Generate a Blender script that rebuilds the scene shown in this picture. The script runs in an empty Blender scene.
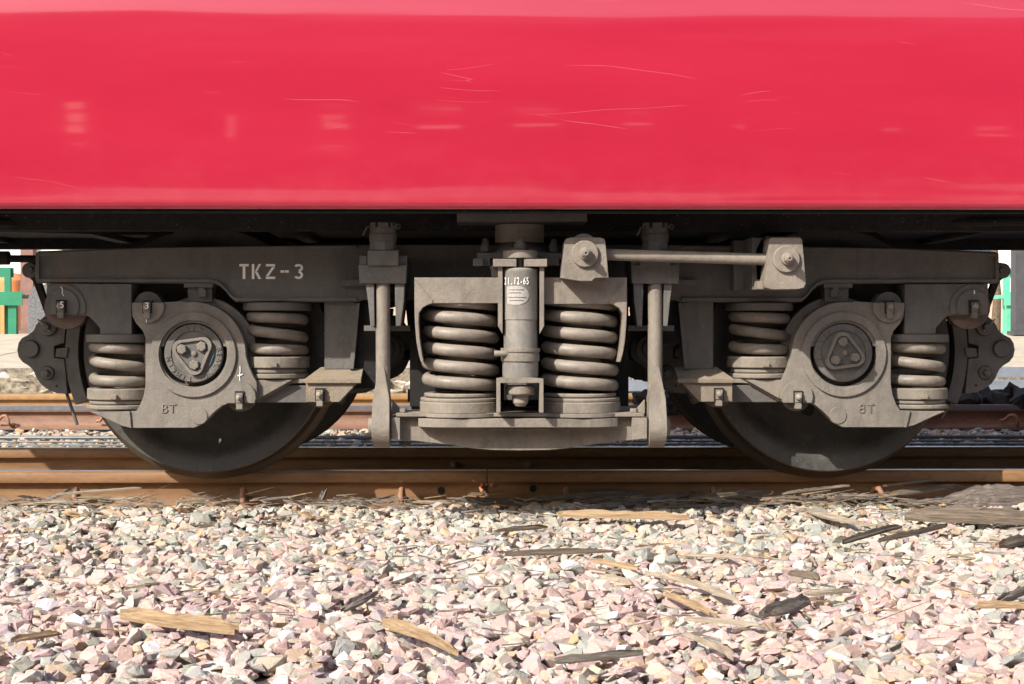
import bpy, bmesh, math, random
import numpy as np
from mathutils import Vector, Matrix, noise
from mathutils.geometry import tessellate_polygon
R = math.radians
rnd = random.Random(7)
C = bpy.context.scene.collection
sc = bpy.context.scene

# ------------------------------------------------------------------ camera
CAMX, CAMY, CAMZ = -0.099, -6.2, 0.515
F = 1560.0
YAW = math.atan(22/1560.0); PITCH = math.atan(17/1560.0)
cam = bpy.data.cameras.new('camera'); camo = bpy.data.objects.new('camera', cam); C.objects.link(camo)
cam.sensor_width = 36; cam.lens = F/1024*36; cam.clip_start = .05; cam.clip_end = 3000
camo.location = (CAMX, CAMY, CAMZ)
camo.rotation_euler = (math.pi/2-PITCH, 0, -YAW)
sc.camera = camo
# ------------------------------------------------------------------ light
SX, SY, SZ = 0.95, 1.0, -0.98           # the way the sunlight travels
w = bpy.data.worlds.new('World'); sc.world = w; w.use_nodes = True
nt = w.node_tree; nt.nodes.clear()
sky = nt.nodes.new('ShaderNodeTexSky'); sky.sky_type = 'NISHITA'; sky.sun_disc = False
el = math.atan2(-SZ, math.hypot(SX, SY))
sky.sun_elevation = el; sky.sun_rotation = math.atan2(-SX, -SY)
sky.air_density = 1.2; sky.dust_density = 2.5
bg = nt.nodes.new('ShaderNodeBackground'); bg.inputs[1].default_value = 0.14
wo = nt.nodes.new('ShaderNodeOutputWorld')
nt.links.new(sky.outputs[0], bg.inputs[0]); nt.links.new(bg.outputs[0], wo.inputs[0])
sun = bpy.data.lights.new('sun', 'SUN'); sun.energy = 4.6; sun.angle = R(.5); sun.color = (1, .95, .87)
suno = bpy.data.objects.new('sun', sun); C.objects.link(suno); suno.location = (-6, -9, 9)
suno.rotation_euler = Vector((SX, SY, SZ)).to_track_quat('-Z', 'Y').to_euler()
sc.view_settings.view_transform = 'Standard'; sc.view_settings.look = 'None'
sc.view_settings.exposure = 0.74; sc.view_settings.gamma = 1

# ------------------------------------------------------------------ measuring
T = math.tan(YAW)
def at(px, py, Y):
    """the place on the upright plane at depth Y"""
    a = (px-512)/F
    u = (a+T)/(1-a*T)
    D = Y-CAMY
    dep = D*math.cos(YAW)*(1+u*T)
    return Vector((CAMX+u*D, Y, CAMZ-(py-325)/F*dep))
def onground(px, py, z=-.13):
    a = (px-512)/F; u = (a+T)/(1-a*T)
    D = (CAMZ-z)*F/(py-325)/(math.cos(YAW)*(1+u*T))
    return Vector((CAMX+u*D, CAMY+D, z))
def XZ(px, py, Y):
    v = at(px, py, Y); return (v.x, v.z)
def pl(pts, Y): return [XZ(x, y, Y) for x, y in pts]
def arc(cx, cy, r, a0, a1, n=12):
    return [(cx+r*math.cos(R(a0+(a1-a0)*i/n)), cy-r*math.sin(R(a0+(a1-a0)*i/n))) for i in range(n+1)]

# ------------------------------------------------------------------ mesh helpers
class MB:
    def __init__(s): s.v = []; s.f = []
    def add(s, vs, fs):
        b = len(s.v); s.v += [tuple(v) for v in vs]; s.f += [tuple(i+b for i in f) for f in fs]; return s
    def prism(s, pts, y0, y1, holes=()):
        """outline (x,z) pushed through from y0 to y1"""
        loops = [list(pts)]+[list(h) for h in holes]
        flat = [p for l in loops for p in l]; n = len(flat)
        tris = tessellate_polygon([[Vector((p[0], p[1], 0)) for p in l] for l in loops])
        vs = [(p[0], y0, p[1]) for p in flat]+[(p[0], y1, p[1]) for p in flat]
        fs = []
        if not holes:
            fs += [tuple(range(n)), tuple(range(2*n-1, n-1, -1))]
        else:
            for t in tris: fs += [tuple(t), tuple(i+n for i in reversed(t))]
        b = 0
        for l in loops:
            m = len(l)
            for i in range(m): fs.append((b+i, b+(i+1) % m, n+b+(i+1) % m, n+b+i))
            b += m
        return s.add(vs, fs)
    def box(s, x0, x1, y0, y1, z0, z1):
        return s.prism([(x0, z0), (x1, z0), (x1, z1), (x0, z1)], y0, y1)
    def lathe(s, c, prof, axis='z', n=32, a0=0.0, caps=True):
        """prof: list of (along, radius)"""
        vs = []; c = Vector(c)
        for (h, r) in prof:
            for i in range(n):
                a = a0+2*math.pi*i/n; p, q = r*math.cos(a), r*math.sin(a)
                o = {'z': (p, q, h), 'y': (p, h, q), 'x': (h, p, q)}[axis]
                vs.append(c+Vector(o))
        fs = []
        for k in range(len(prof)-1):
            for i in range(n):
                j = (i+1) % n; fs.append((k*n+i, k*n+j, (k+1)*n+j, (k+1)*n+i))
        if caps:
            fs.append(tuple(reversed(range(n)))); fs.append(tuple(range((len(prof)-1)*n, len(prof)*n)))
        return s.add(vs, fs)
    def tube(s, pts, r, n=8):
        pts = [Vector(p) for p in pts]; rr = r if isinstance(r, (list, tuple)) else [r]*len(pts)
        vs = []; prev = None
        for i, p in enumerate(pts):
            d = (pts[min(i+1, len(pts)-1)]-pts[max(i-1, 0)]).normalized()
            if prev is None: prev = d.orthogonal().normalized()
            a = (prev-d*prev.dot(d)).normalized(); b = d.cross(a); prev = a
            for k in range(n):
                t = 2*math.pi*k/n; vs.append(p+(a*math.cos(t)+b*math.sin(t))*rr[i])
        fs = []
        for i in range(len(pts)-1):
            for k in range(n):
                j = (k+1) % n; fs.append((i*n+k, i*n+j, (i+1)*n+j, (i+1)*n+k))
        fs.append(tuple(reversed(range(n)))); fs.append(tuple(range((len(pts)-1)*n, len(pts)*n)))
        return s.add(vs, fs)
    def mesh(s, name, smooth=True, ang=32):
        me = bpy.data.meshes.new(name); me.from_pydata(s.v, [], s.f)
        bm = bmesh.new(); bm.from_mesh(me)
        bmesh.ops.recalc_face_normals(bm, faces=bm.faces); bm.to_mesh(me); bm.free()
        if smooth:
            me.polygons.foreach_set('use_smooth', [True]*len(me.polygons))
            me.set_sharp_from_angle(angle=R(ang))
        me.update(); return me
def part(name, mb, mat, parent=None, label=None, smooth=True, ang=32):
    me = mb.mesh(name, smooth, ang) if isinstance(mb, MB) else mb
    o = bpy.data.objects.new(name, me); C.objects.link(o)
    if mat is not None and not me.materials: me.materials.append(mat)
    if parent is not None: o.parent = parent
    if label: o['label'] = label
    return o
def empty(name, loc=(0, 0, 0), rz=0):
    o = bpy.data.objects.new(name, None); C.objects.link(o); o.location = loc; o.rotation_euler = (0, 0, rz)
    o.empty_display_size = .1; return o
def tag(o, label=None, cat=None, group=None, kind=None):
    if label: o['label'] = label
    if cat: o['category'] = cat
    if group: o['group'] = group
    if kind: o['kind'] = kind
    return o
def kids(o): return [c for c in list(bpy.data.objects) if c.parent == o]
def copy_tree(o, parent, M=None):
    c = o.copy(); C.objects.link(c); c.parent = parent
    if M is not None:
        c.matrix_basis = M @ o.matrix_basis
    for ch in kids(o): copy_tree(ch, c)
    return c
MX = Matrix.Diagonal((-1, 1, 1, 1))       # the other end of the bogie
RZ = Matrix.Rotation(math.pi, 4, 'Z')     # the other side of the bogie

# ------------------------------------------------------------------ materials
def newmat(name):
    m = bpy.data.materials.new(name); m.use_nodes = True
    n = m.node_tree; b = n.nodes['Principled BSDF']; return m, n, b
def N(n, t, **k):
    x = n.nodes.new(t)
    for a, v in k.items():
        if a in ('inp',):
            for i, q in v.items(): x.inputs[i].default_value = q
        else: setattr(x, a, v)
    return x
def pos(n):
    return N(n, 'ShaderNodeNewGeometry').outputs['Position']
def noise_n(n, scale, detail=4, rough=.55, vec=None, stretch=None):
    t = N(n, 'ShaderNodeTexNoise', inp={'Scale': scale, 'Detail': detail, 'Roughness': rough})
    v = vec if vec is not None else pos(n)
    if stretch:
        mp = N(n, 'ShaderNodeMapping'); mp.inputs['Scale'].default_value = stretch
        n.links.new(v, mp.inputs[0]); v = mp.outputs[0]
    n.links.new(v, t.inputs['Vector']); return t.outputs['Fac']
def ramp(n, fac, stops):
    r = N(n, 'ShaderNodeValToRGB'); e = r.color_ramp.elements
    while len(e) > 1: e.remove(e[-1])
    e[0].position = stops[0][0]; e[0].color = (*stops[0][1], 1)
    for p, c in stops[1:]:
        q = e.new(p); q.color = (*c, 1)
    n.links.new(fac, r.inputs[0]); return r.outputs[0]
def mix(n, a, b, fac):
    m = N(n, 'ShaderNodeMix', data_type='RGBA')
    if isinstance(fac, float): m.inputs[0].default_value = fac
    else: n.links.new(fac, m.inputs[0])
    for s, v in ((6, a), (7, b)):
        if isinstance(v, tuple): m.inputs[s].default_value = (*v, 1)
        else: n.links.new(v, m.inputs[s])
    return m.outputs[2]
def mrange(n, v, a, b, c=0., d=1.):
    m = N(n, 'ShaderNodeMapRange'); n.links.new(v, m.inputs[0])
    for i, q in zip((1, 2, 3, 4), (a, b, c, d)): m.inputs[i].default_value = q
    return m.outputs[0]
def bumpto(n, b, h, strength=.4, dist=.003, bevel=.0):
    bp = N(n, 'ShaderNodeBump', inp={'Strength': strength, 'Distance': dist}); n.links.new(h, bp.inputs['Height'])
    if bevel > 0:
        bv = N(n, 'ShaderNodeBevel', samples=4); bv.inputs['Radius'].default_value = bevel
        n.links.new(bv.outputs[0], bp.inputs['Normal'])
    n.links.new(bp.outputs[0], b.inputs['Normal'])
def cast(name, dark, light, dust, rust=0.25, rough=.72, bev=.0035, bump=.5, dustup=.6, rustcol=(.20, .085, .035)):
    """greasy painted casting with dust and rust"""
    m, n, b = newmat(name)
    f1 = noise_n(n, 7, 6, .6); c = ramp(n, f1, [(.3, dark), (.7, light)])
    f2 = noise_n(n, 38, 5, .65); c = mix(n, c, dust, mrange(n, f2, .42, .72, 0, .55))
    g = N(n, 'ShaderNodeNewGeometry'); sp = N(n, 'ShaderNodeSeparateXYZ'); n.links.new(g.outputs['Normal'], sp.inputs[0])
    up = mrange(n, sp.outputs[2], .2, .9, 0, dustup); c = mix(n, c, dust, up)
    f3 = noise_n(n, 11, 7, .7, stretch=(1, 1, .45)); c = mix(n, c, rustcol, mrange(n, f3, .60, .74, 0, rust))
    f5 = noise_n(n, 4.5, 8, .68, stretch=(1.3, 1.3, .8)); gm = mrange(n, f5, .50, .62, 0, .42)
    c = mix(n, c, tuple(x*.50 for x in dark), gm)
    f6 = noise_n(n, 30, 5, .6, stretch=(1, 1, .10)); c = mix(n, c, tuple(x*.62 for x in dark), mrange(n, f6, .56, .70, 0, .38))
    f4 = noise_n(n, 160, 2, .5); c = mix(n, c, (.42, .38, .33), mrange(n, f4, .70, .78, 0, .5))
    n.links.new(c, b.inputs['Base Color'])
    n.links.new(mrange(n, f2, .3, .7, rough-.14, rough+.12), b.inputs['Roughness'])
    hh = N(n, 'ShaderNodeMath', operation='MULTIPLY_ADD'); n.links.new(noise_n(n, 22, 3, .5), hh.inputs[0]); hh.inputs[1].default_value = .5; n.links.new(noise_n(n, 110, 5, .65), hh.inputs[2])
    bumpto(n, b, hh.outputs[0], bump, .004, bev)
    return m
M = {}
M['frame'] = cast('frame_casting', (.078, .075, .070), (.108, .103, .095), (.15, .132, .11), .55, rustcol=(.22, .115, .05))
M['box'] = cast('axle_box_casting', (.135, .121, .104), (.178, .158, .134), (.235, .20, .165), .20)
M['dust'] = cast('dusty_casting', (.150, .130, .108), (.20, .172, .140), (.27, .225, .175), .35, bump=.5)
M['rusty'] = cast('rust_run_casting', (.15, .12, .09), (.21, .17, .125), (.27, .22, .16), .85, bump=.6, rustcol=(.36, .19, .07))
M['cover'] = cast('bearing_cover_metal', (.085, .08, .072), (.12, .112, .10), (.17, .15, .13), .15, .65, bump=.3)
M['spring'] = cast('spring_steel', (.135, .116, .097), (.19, .162, .133), (.28, .235, .185), .45, .54, bev=0, bump=.22, rustcol=(.26, .13, .07))
M['tube'] = cast('damper_steel', (.15, .14, .125), (.20, .185, .165), (.27, .24, .205), .12, .5, bev=.001, bump=.15)
M['wheel'] = cast('wheel_steel', (.034, .033, .031), (.058, .054, .050), (.09, .08, .068), .15, .55, bev=.003, bump=.25, dustup=.2)
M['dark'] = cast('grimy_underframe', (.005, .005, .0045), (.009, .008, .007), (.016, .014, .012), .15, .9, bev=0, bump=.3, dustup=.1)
M['brake'] = cast('brake_casting', (.068, .064, .060), (.098, .090, .082), (.125, .11, .095), .2, .7, bump=.3)
M['bolt'] = cast('bolt_steel', (.2, .18, .15), (.27, .24, .2), (.33, .28, .23), .1, .6, bev=.002, bump=.2)
M['rustpin'] = cast('rusty_pin', (.085, .060, .045), (.12, .085, .062), (.18, .13, .10), .6, .8)

def rail_mat(name, c0, c1, c2):
    m, n, b = newmat(name)
    f = noise_n(n, 5, 7, .65, stretch=(.6, 1, 4)); c = ramp(n, f, [(.25, c0), (.5, c1), (.8, c2)])
    f2 = noise_n(n, 60, 4, .6, stretch=(.5, 1, 1)); c = mix(n, c, (.09, .045, .022), mrange(n, f2, .5, .75, 0, .45))
    n.links.new(c, b.inputs['Base Color']); b.inputs['Roughness'].default_value = .68
    bumpto(n, b, noise_n(n, 70, 5, .6, stretch=(.6, 1, 1)), .35, .003, .003); return m
M['rail'] = rail_mat('rusty_rail', (.13, .060, .023), (.205, .104, .043), (.29, .165, .078))
M['rail_far'] = rail_mat('rusty_rail_pink', (.15, .078, .05), (.21, .115, .075), (.27, .16, .11))
m, n, b = newmat('worn_rail_top'); b.inputs['Metallic'].default_value = .9; b.inputs['Base Color'].default_value = (.42, .40, .38, 1)
n.links.new(mrange(n, noise_n(n, 25, 4, .6, stretch=(.1, 3, 1)), .3, .7, .25, .5), b.inputs['Roughness']); M['top'] = m
m, n, b = newmat('worn_tread'); b.inputs['Metallic'].default_value = .7; b.inputs['Base Color'].default_value = (.13, .105, .085, 1); b.inputs['Roughness'].default_value = .5; M['tread'] = m
def flat(name, col, rough=.7, var=.15, sc_=20, bump=0.2, metal=0.):
    m, n, b = newmat(name); f = noise_n(n, sc_, 5, .6)
    lo = tuple(x*(1-var) for x in col); hi = tuple(min(1, x*(1+var)) for x in col)
    n.links.new(ramp(n, f, [(.3, lo), (.7, hi)]), b.inputs['Base Color']); b.inputs['Roughness'].default_value = rough
    b.inputs['Metallic'].default_value = metal
    if bump: bumpto(n, b, noise_n(n, sc_*4, 4, .6), bump, .004)
    return m
# worn stencil paint: chips show the casting beneath
m, n, b = newmat('stencil_paint'); f = noise_n(n, 130, 4, .7)
n.links.new(mix(n, (.85, .84, .80), (.3, .29, .27), mrange(n, f, .58, .72)), b.inputs['Base Color']); b.inputs['Roughness'].default_value = .8; M['paint'] = m
M['chalk'] = flat('white_chalk', (.75, .75, .74), .9, .2, 200, 0)
M['bluechalk'] = flat('blue_chalk', (.06, .16, .24), .9, .2, 200, 0)
M['hole'] = flat('hole_shade_black', (.008, .007, .007), .8, .1, 20, 0)  # near-black painted for shade inside slots and holes; bellows and plugs share it
M['plaque'] = flat('aluminium_plaque', (.33, .31, .285), .55, .12, 140, .5, .3)

# red paint, glossy with faint waviness, dust film and fine scratches
m, n, b = newmat('red_coach_paint')
f = noise_n(n, 3.2, 6, .62, stretch=(.35, 1, 2.6))
c = ramp(n, f, [(.3, (.335, .011, .032)), (.7, (.370, .015, .038))])
dustf = noise_n(n, 9, 6, .68, stretch=(1, 1, 1.6))
sp = N(n, 'ShaderNodeSeparateXYZ'); n.links.new(pos(n), sp.inputs[0])
low = mrange(n, sp.outputs[2], 1.12, .88, 0, 1.0)
mm = N(n, 'ShaderNodeMath', operation='MULTIPLY'); n.links.new(low, mm.inputs[0]); n.links.new(mrange(n, dustf, .45, .7, 0, .055), mm.inputs[1])
c = mix(n, c, (.58, .20, .20), mm.outputs[0])
def scratch(scale, rot, lo, hi, cover):
    mp = N(n, 'ShaderNodeMapping'); mp.inputs['Rotation'].default_value = (0, rot, 0)
    mp.inputs['Scale'].default_value = (.09, 1, 1)
    wob = N(n, 'ShaderNodeTexNoise', inp={'Scale': 1.7, 'Detail': 2}); n.links.new(pos(n), wob.inputs['Vector'])
    ad = N(n, 'ShaderNodeVectorMath', operation='MULTIPLY_ADD'); n.links.new(wob.outputs['Color'], ad.inputs[0]); ad.inputs[1].default_value = (.0, 0, .10); n.links.new(pos(n), ad.inputs[2])
    n.links.new(ad.outputs[0], mp.inputs[0])
    v = N(n, 'ShaderNodeTexVoronoi', feature='DISTANCE_TO_EDGE'); v.inputs['Scale'].default_value = scale
    n.links.new(mp.outputs[0], v.inputs['Vector'])
    line = mrange(n, v.outputs['Distance'], lo, hi, 1, 0)
    msk = mrange(n, noise_n(n, 2.1+scale*.1, 2, .5), cover, cover+.05, 0, 1)
    k = N(n, 'ShaderNodeMath', operation='MULTIPLY'); n.links.new(line, k.inputs[0]); n.links.new(msk, k.inputs[1]); return k.outputs[0]
for a in ((4.5, .05, .0006, .0030, .60), (9, -.12, .0006, .0040, .64), (7, .9, .0005, .0030, .68)):
    s_ = scratch(*a); k = N(n, 'ShaderNodeMath', operation='MULTIPLY'); n.links.new(s_, k.inputs[0]); k.inputs[1].default_value = .18
    c = mix(n, c, (.8, .42, .40), k.outputs[0])
n.links.new(c, b.inputs['Base Color']); b.inputs['Roughness'].default_value = .12
b.inputs['Coat Weight'].default_value = 1.0; b.inputs['Coat Roughness'].default_value = .045
h = noise_n(n, 1.5, 2.2, .45, stretch=(.35, 1, 4.0)); bumpto(n, b, h, .42, .0075)
b.inputs['Coat Normal'].default_value if 'Coat Normal' in b.inputs else None
for l in list(n.links):
    if l.to_socket.name == 'Normal' and l.to_node == b: n.links.new(l.from_socket, b.inputs['Coat Normal'])
M['red'] = m

# ================================================================== THE COACH
coach = tag(empty('railway_coach', (0, 0, -.0)), 'bright red railway coach with dusty grey coil-sprung bogie lettered TKZ-3', 'railway coach')
WB2 = 1.092
ZA = .4275
# ---- body shell: cross-section run along X
XE0, XE1 = -2.52, 14.0
prof = [(-1.385, .872), (-1.398, .880), (-1.40, .90), (-1.40, 1.30), (-1.3995, 1.46), (-1.397, 1.52), (-1.385, 1.65), (-1.37, 2.2), (-1.36, 3.1), (-1.30, 3.35), (-1.05, 3.58), (-.6, 3.72), (0, 3.78)]
full = prof+[(-y, z) for y, z in reversed(prof[2:-1])]+[(1.395, .905)]
full = [p for p in full if not (p[0] > 1.3 and p[1] < .905)]
mb = MB(); k = len(full); xs = [XE0, XE1]
vs = [(x, y, z) for x in xs for (y, z) in full]
fs = [(i, i+1, k+i+1, k+i) for i in range(k-1)]+[tuple(range(k)), tuple(range(2*k-1, k-1, -1))]
mb.add(vs, fs); body = part('coach_body', mb, M['red'], coach, ang=60)
# underside: floor, solebars, cross members, ribs
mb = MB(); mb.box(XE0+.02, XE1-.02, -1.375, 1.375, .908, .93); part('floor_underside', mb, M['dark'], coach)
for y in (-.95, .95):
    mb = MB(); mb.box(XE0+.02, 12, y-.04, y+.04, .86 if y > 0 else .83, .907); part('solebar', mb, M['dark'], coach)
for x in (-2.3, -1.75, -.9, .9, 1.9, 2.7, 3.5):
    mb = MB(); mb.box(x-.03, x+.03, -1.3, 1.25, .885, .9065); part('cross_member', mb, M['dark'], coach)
mb = MB(); mb.box(XE0-.42, XE0-.001, -.48, .48, .86, 3.1); part('unseen_shade_bellows', mb, M['hole'], coach)  # unseen gangway bellows, added to cast shade on the far rail at left
mb = MB(); mb.box(XE0-.62, XE0+.3, -.10, .10, .60, .80); mb.box(XE0-.78, XE0-.60, -.17, .17, .52, .84); part('unseen_shade_coupler', mb, M['dark'], coach)  # unseen coupler, added beside the bellows for its shadow on the ground
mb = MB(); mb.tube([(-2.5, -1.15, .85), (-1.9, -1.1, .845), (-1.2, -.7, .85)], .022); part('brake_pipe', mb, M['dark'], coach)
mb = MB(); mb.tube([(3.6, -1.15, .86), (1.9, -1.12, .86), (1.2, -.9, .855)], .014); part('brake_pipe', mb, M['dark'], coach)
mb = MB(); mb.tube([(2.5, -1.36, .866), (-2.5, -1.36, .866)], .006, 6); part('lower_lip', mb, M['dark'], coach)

# ---- side frame
YF = -.93
def frame_outline():
    L = [(37, 283), (35.5, 279), (36, 253), (40, 251), (150, 247.5), (250, 246), (357, 245)]
    top = L[1:]
    left_bottom = [(519, 300), (363, 300), (357.5, 302), (236, 302), (231, 298), (226, 291.5), (220, 286), (213, 283.5), (60, 283), (37, 283)]
    pts = pl(left_bottom, YF)+pl(top, YF)
    pts[0] = (0.0, pts[0][1])
    z = XZ(519, 245, YF)[1]
    pts.append((0.0, z))
    return pts
lh = frame_outline()
rh = [(-x, z) for x, z in reversed(lh) if abs(x) > 1e-6]
outl = lh+rh
outl = [p for i, p in enumerate(outl) if i == 0 or (abs(p[0]-outl[i-1][0])+abs(p[1]-outl[i-1][1])) > 1e-5]
mb = MB(); mb.prism(outl, YF, YF+.15)
frame = part('side_frame', mb, M['frame'], coach)
near = [frame]
# raised flanges along the edges of the frame
def flange(pts, wd, d0, name='frame_flange'):
    """thin raised strip following pts (px), wd px tall above"""
    P = pl(pts, YF); Q = pl([(x+ (0), y-wd) for x, y in pts], YF)
    mb = MB(); mb.prism(P+list(reversed(Q)), YF-d0, YF+.005); part(name, mb, M['frame'], frame)
    mb = MB(); mb.prism([(-x, z) for x, z in P]+[(-x, z) for x, z in reversed(Q)], YF-d0, YF+.005)
    return part(name, mb, M['frame'], frame)
flange([(38, 282), (213, 282.5), (220, 285), (226, 290.5), (231, 297), (236, 301), (357, 301)], 3.2, .012)
flange([(37, 256.2), (150, 251.5), (250, 250), (357, 249)], 3.2, .010)
for sgn in (1, -1):
    mb = MB(); P = pl([(36.5, 281), (40, 281), (40.5, 253), (37, 253)], YF); mb.prism([(sgn*x, z) for x, z in P], YF-.011, YF+.004)
    part('end_plate', mb, M['frame'], frame)

def both(o):
    """a part on the left end, and its mirror on the right end"""
    c = copy_tree(o, coach, MX); near.append(o); near.append(c); return c
# pedestal at the frame end with its pin boss
def boss(cx, cy, Y, r, mat, parent, mark=None, slot=True, clip=None):
    c = at(cx, cy, Y); s = (Y-CAMY)/F
    if r > 1:
        lo, hi = clip or (-1e9, 1e9)
        mb = MB(); mb.prism(pl([(cx+r*math.cos(R(a)), min(hi, max(lo, cy-r*math.sin(R(a))))) for a in range(0, 360, 6)], Y-.009), Y-.009, Y+.02)
        part('pin_boss', mb, mat, parent)
    q = MB(); q.box(c.x-4.7*s, c.x+4.7*s, Y-.0135, Y+.01, c.z-7*s, c.z+6*s); part('slot', q, M['hole'], parent)
    q = MB(); q.box(c.x-3.4*s, c.x+3.4*s, Y-.022, Y+.01, c.z-5.4*s, c.z+4.2*s); q.box(c.x-3.1*s, c.x+3.1*s, Y-.019, Y+.01, c.z-12*s, c.z-5.35*s)
    part('lock_plate', q, mat, parent)
    q = MB(); q.lathe((c.x, Y, c.z-.2*s), [(.0, 3.2*s), (-.032, 3.2*s), (-.036, 2.6*s), (-.037, 1.5*s), (-.043, 1.3*s)], 'y', 6, .3)
    part('bolt', q, M['bolt'], parent)
YP = -.945
mb = MB(); P = pl([(47, 283.5), (47, 314), (49, 315.5), (87, 315.5), (91, 318), (100, 328), (100, 334), (131.5, 334), (131.5, 284)], YP)
mb.prism(P, YP, YP+.17); ped = part('pedestal', mb, M['frame'], coach)
c = at(62, 306, YP); s = (YP-CAMY)/F
mb = MB()
ring = [(max(47.2, 62+24*math.cos(R(a))), min(315.3, 308-24*math.sin(R(a)))) for a in range(-16, 197, 12)]
mb.prism(pl(ring, YP), YP-.006, YP+.01)
part('boss_ring', mb, M['frame'], ped)
mb = MB(); mb.prism(pl([(max(47.2, 62+17*math.cos(R(a))), min(315.4, 306-17*math.sin(R(a)))) for a in range(-30, 211, 10)], YP-.012), YP-.012, YP-.004); part('boss_face', mb, M['frame'], ped)
boss(62, 306, YP-.012, .5, M['frame'], ped)
mb = MB(); mb.lathe((c.x+.006, YP+.03, c.z-.004), [(.05, 22*s), (.0, 22*s)], 'y', 32); part('pin_sleeve', mb, M['rustpin'], ped)
pedR = both(ped)
# centre leg of the frame
mb = MB(); P = pl([(324.5, 300), (324.5, 369), (349, 369), (358, 303)], YF+.02); mb.prism(P, YF+.02, YF+.13)
P = pl([(349, 369), (353.5, 369), (360, 303), (357, 303)], YF+.0); mb.prism(P, YF-.0, YF+.09)
leg = part('frame_leg', mb, M['frame'], coach); both(leg)
# foot bracket
YB = -.985
mb = MB(); P = pl([(306, 379), (306, 402), (339, 402), (360.5, 379)], YB); mb.prism(P, YB, YB+.12)
foot = part('foot_bracket', mb, M['rusty'], coach)
a, b_, c_, d_ = at(304.5, 379, YB-.012), at(361, 379, YB-.012), at(363.5, 367, YB+.10), at(321, 367, YB+.10)
e = Vector((0, 0, -.014))
mb = MB(); mb.add([a, b_, c_, d_, a+e, b_+e, c_+e, d_+e], [(0, 1, 2, 3), (7, 6, 5, 4), (0, 4, 5, 1), (1, 5, 6, 2), (2, 6, 7, 3), (3, 7, 4, 0)])
part('cap_plate', mb, M['rusty'], foot)
c = at(320, 393, YB); s = (YB-CAMY)/F
mb = MB(); mb.lathe((c.x, YB+.03, c.z+.002), [(.05, 16*s), (0, 16*s)], 'y', 32); part('pin_sleeve', mb, M['rustpin'], foot)
boss(320, 394, YB-.001, .5, M['dust'], foot)
both(foot)
# ---- axle box casting
YA = -.962
def axle_casting():
    o = [(132, 302.5), (160, 302.5), (178, 301.5)]
    o += arc(193.5, 354, 52, 95, 8, 14)
    o += [(246, 357), (249, 367), (253, 376), (256.5, 382), (257, 399), (250, 403), (228, 403.5), (222, 405.5), (215, 411), (207, 419), (200, 425), (194, 427.8), (131, 428), (122, 426), (110, 420.5), (100, 416), (90, 412), (136, 411.2), (140, 405), (143.5, 396), (145.5, 385), (145.5, 338), (143, 331), (136, 323), (132.5, 316)]
    hole = [(160.5, 346.5), (163.5, 346.5)]+arc(193.5, 353.5, 30.6, 167, 13, 20)+[(224, 346.5), (227, 346.5), (227, 352)]+arc(193.5, 353.5, 33.5, -6, -174, 24)+[(160.5, 352)]
    mb = MB(); mb.prism(pl(o, YA), YA, YA+.07, [pl(hole, YA)])
    return mb
axb = part('axle_box', axle_casting(), M['box'], coach)
def annulus(cx, cy, r0, r1, Y, d, n=48, a0=0, a1=360):
    mb = MB(); s = (Y-CAMY)/F; c = at(cx, cy, Y)
    out = [(c.x+r1*s*math.cos(R(a0+(a1-a0)*i/n)), c.z+r1*s*math.sin(R(a0+(a1-a0)*i/n))) for i in range(n)]
    inn = [(c.x+r0*s*math.cos(R(a0+(a1-a0)*i/n)), c.z+r0*s*math.sin(R(a0+(a1-a0)*i/n))) for i in range(n)]
    mb.prism(out, Y-d, Y+.004, [inn]); return mb
part('box_ring', annulus(193.5, 354.5, 34.2, 42.5, YA, .009), M['box'], axb)
# body of the box behind the face
mb = MB(); c = at(193.5, 353.5, YA); s = (YA-CAMY)/F
mb.lathe((c.x, YA, c.z), [(.066, 45*s), (.22, 45*s)], 'y', 40); part('housing', mb, M['brake'], axb)
mb = MB(); c2 = at(200, 353, YA+.07); mb.lathe((c2.x, YA+.07, c2.z), [(.0, 57*s), (.06, 57*s)], 'y', 44); part('rear_housing', mb, M['box'], axb)
boss(148, 306.5, YA-.002, 16, M['box'], axb, clip=(302.6, 999))
boss(240, 397, YA-.002, 15.5, M['box'], axb, clip=(0, 403.2))
for (px, py) in ((148, 302), (240, 400)):
    q = at(px, py, YA+.04); mb = MB(); mb.lathe((q.x+.002, YA+.03, q.z+(.008 if py > 350 else -.012)), [(.07, 14*s), (.0, 14*s)], 'y', 32); part('pin_sleeve', mb, M['brake'], axb)
# diagonal rib and low lug
mb = MB(); mb.prism(pl([(256, 380), (292, 380), (258, 399)], YA+.02), YA+.02, YA+.04)
mb.prism(pl([(256, 379), (312, 379), (312, 382.5), (290, 383.5), (258, 402), (256, 402)], YA+.045), YA+.045, YA+.16)
part('spring_wing', mb, M['dust'], axb)
mb = MB(); mb.prism(pl([(126, 412), (130, 411), (131.5, 428), (130, 428)], YA), YA-.007, YA+.003); part('web_rib', mb, M['box'], axb)
mb = MB(); mb.lathe((at(199, 416, YA).x, YA, at(199, 416, YA).z), [(.003, 9*s), (-.003, 8.4*s)], 'y', 28)
part('cast_pad', mb, M['box'], axb)
axbR = both(axb)
# control arm behind, from the box to the foot
mb = MB(); mb.prism(pl([(232, 384.5), (308, 385.5), (308, 402.5), (232, 402.5)], YA+.05), YA+.05, YA+.11)
arm = part('control_arm', mb, M['brake'], coach)
both(arm)
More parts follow.
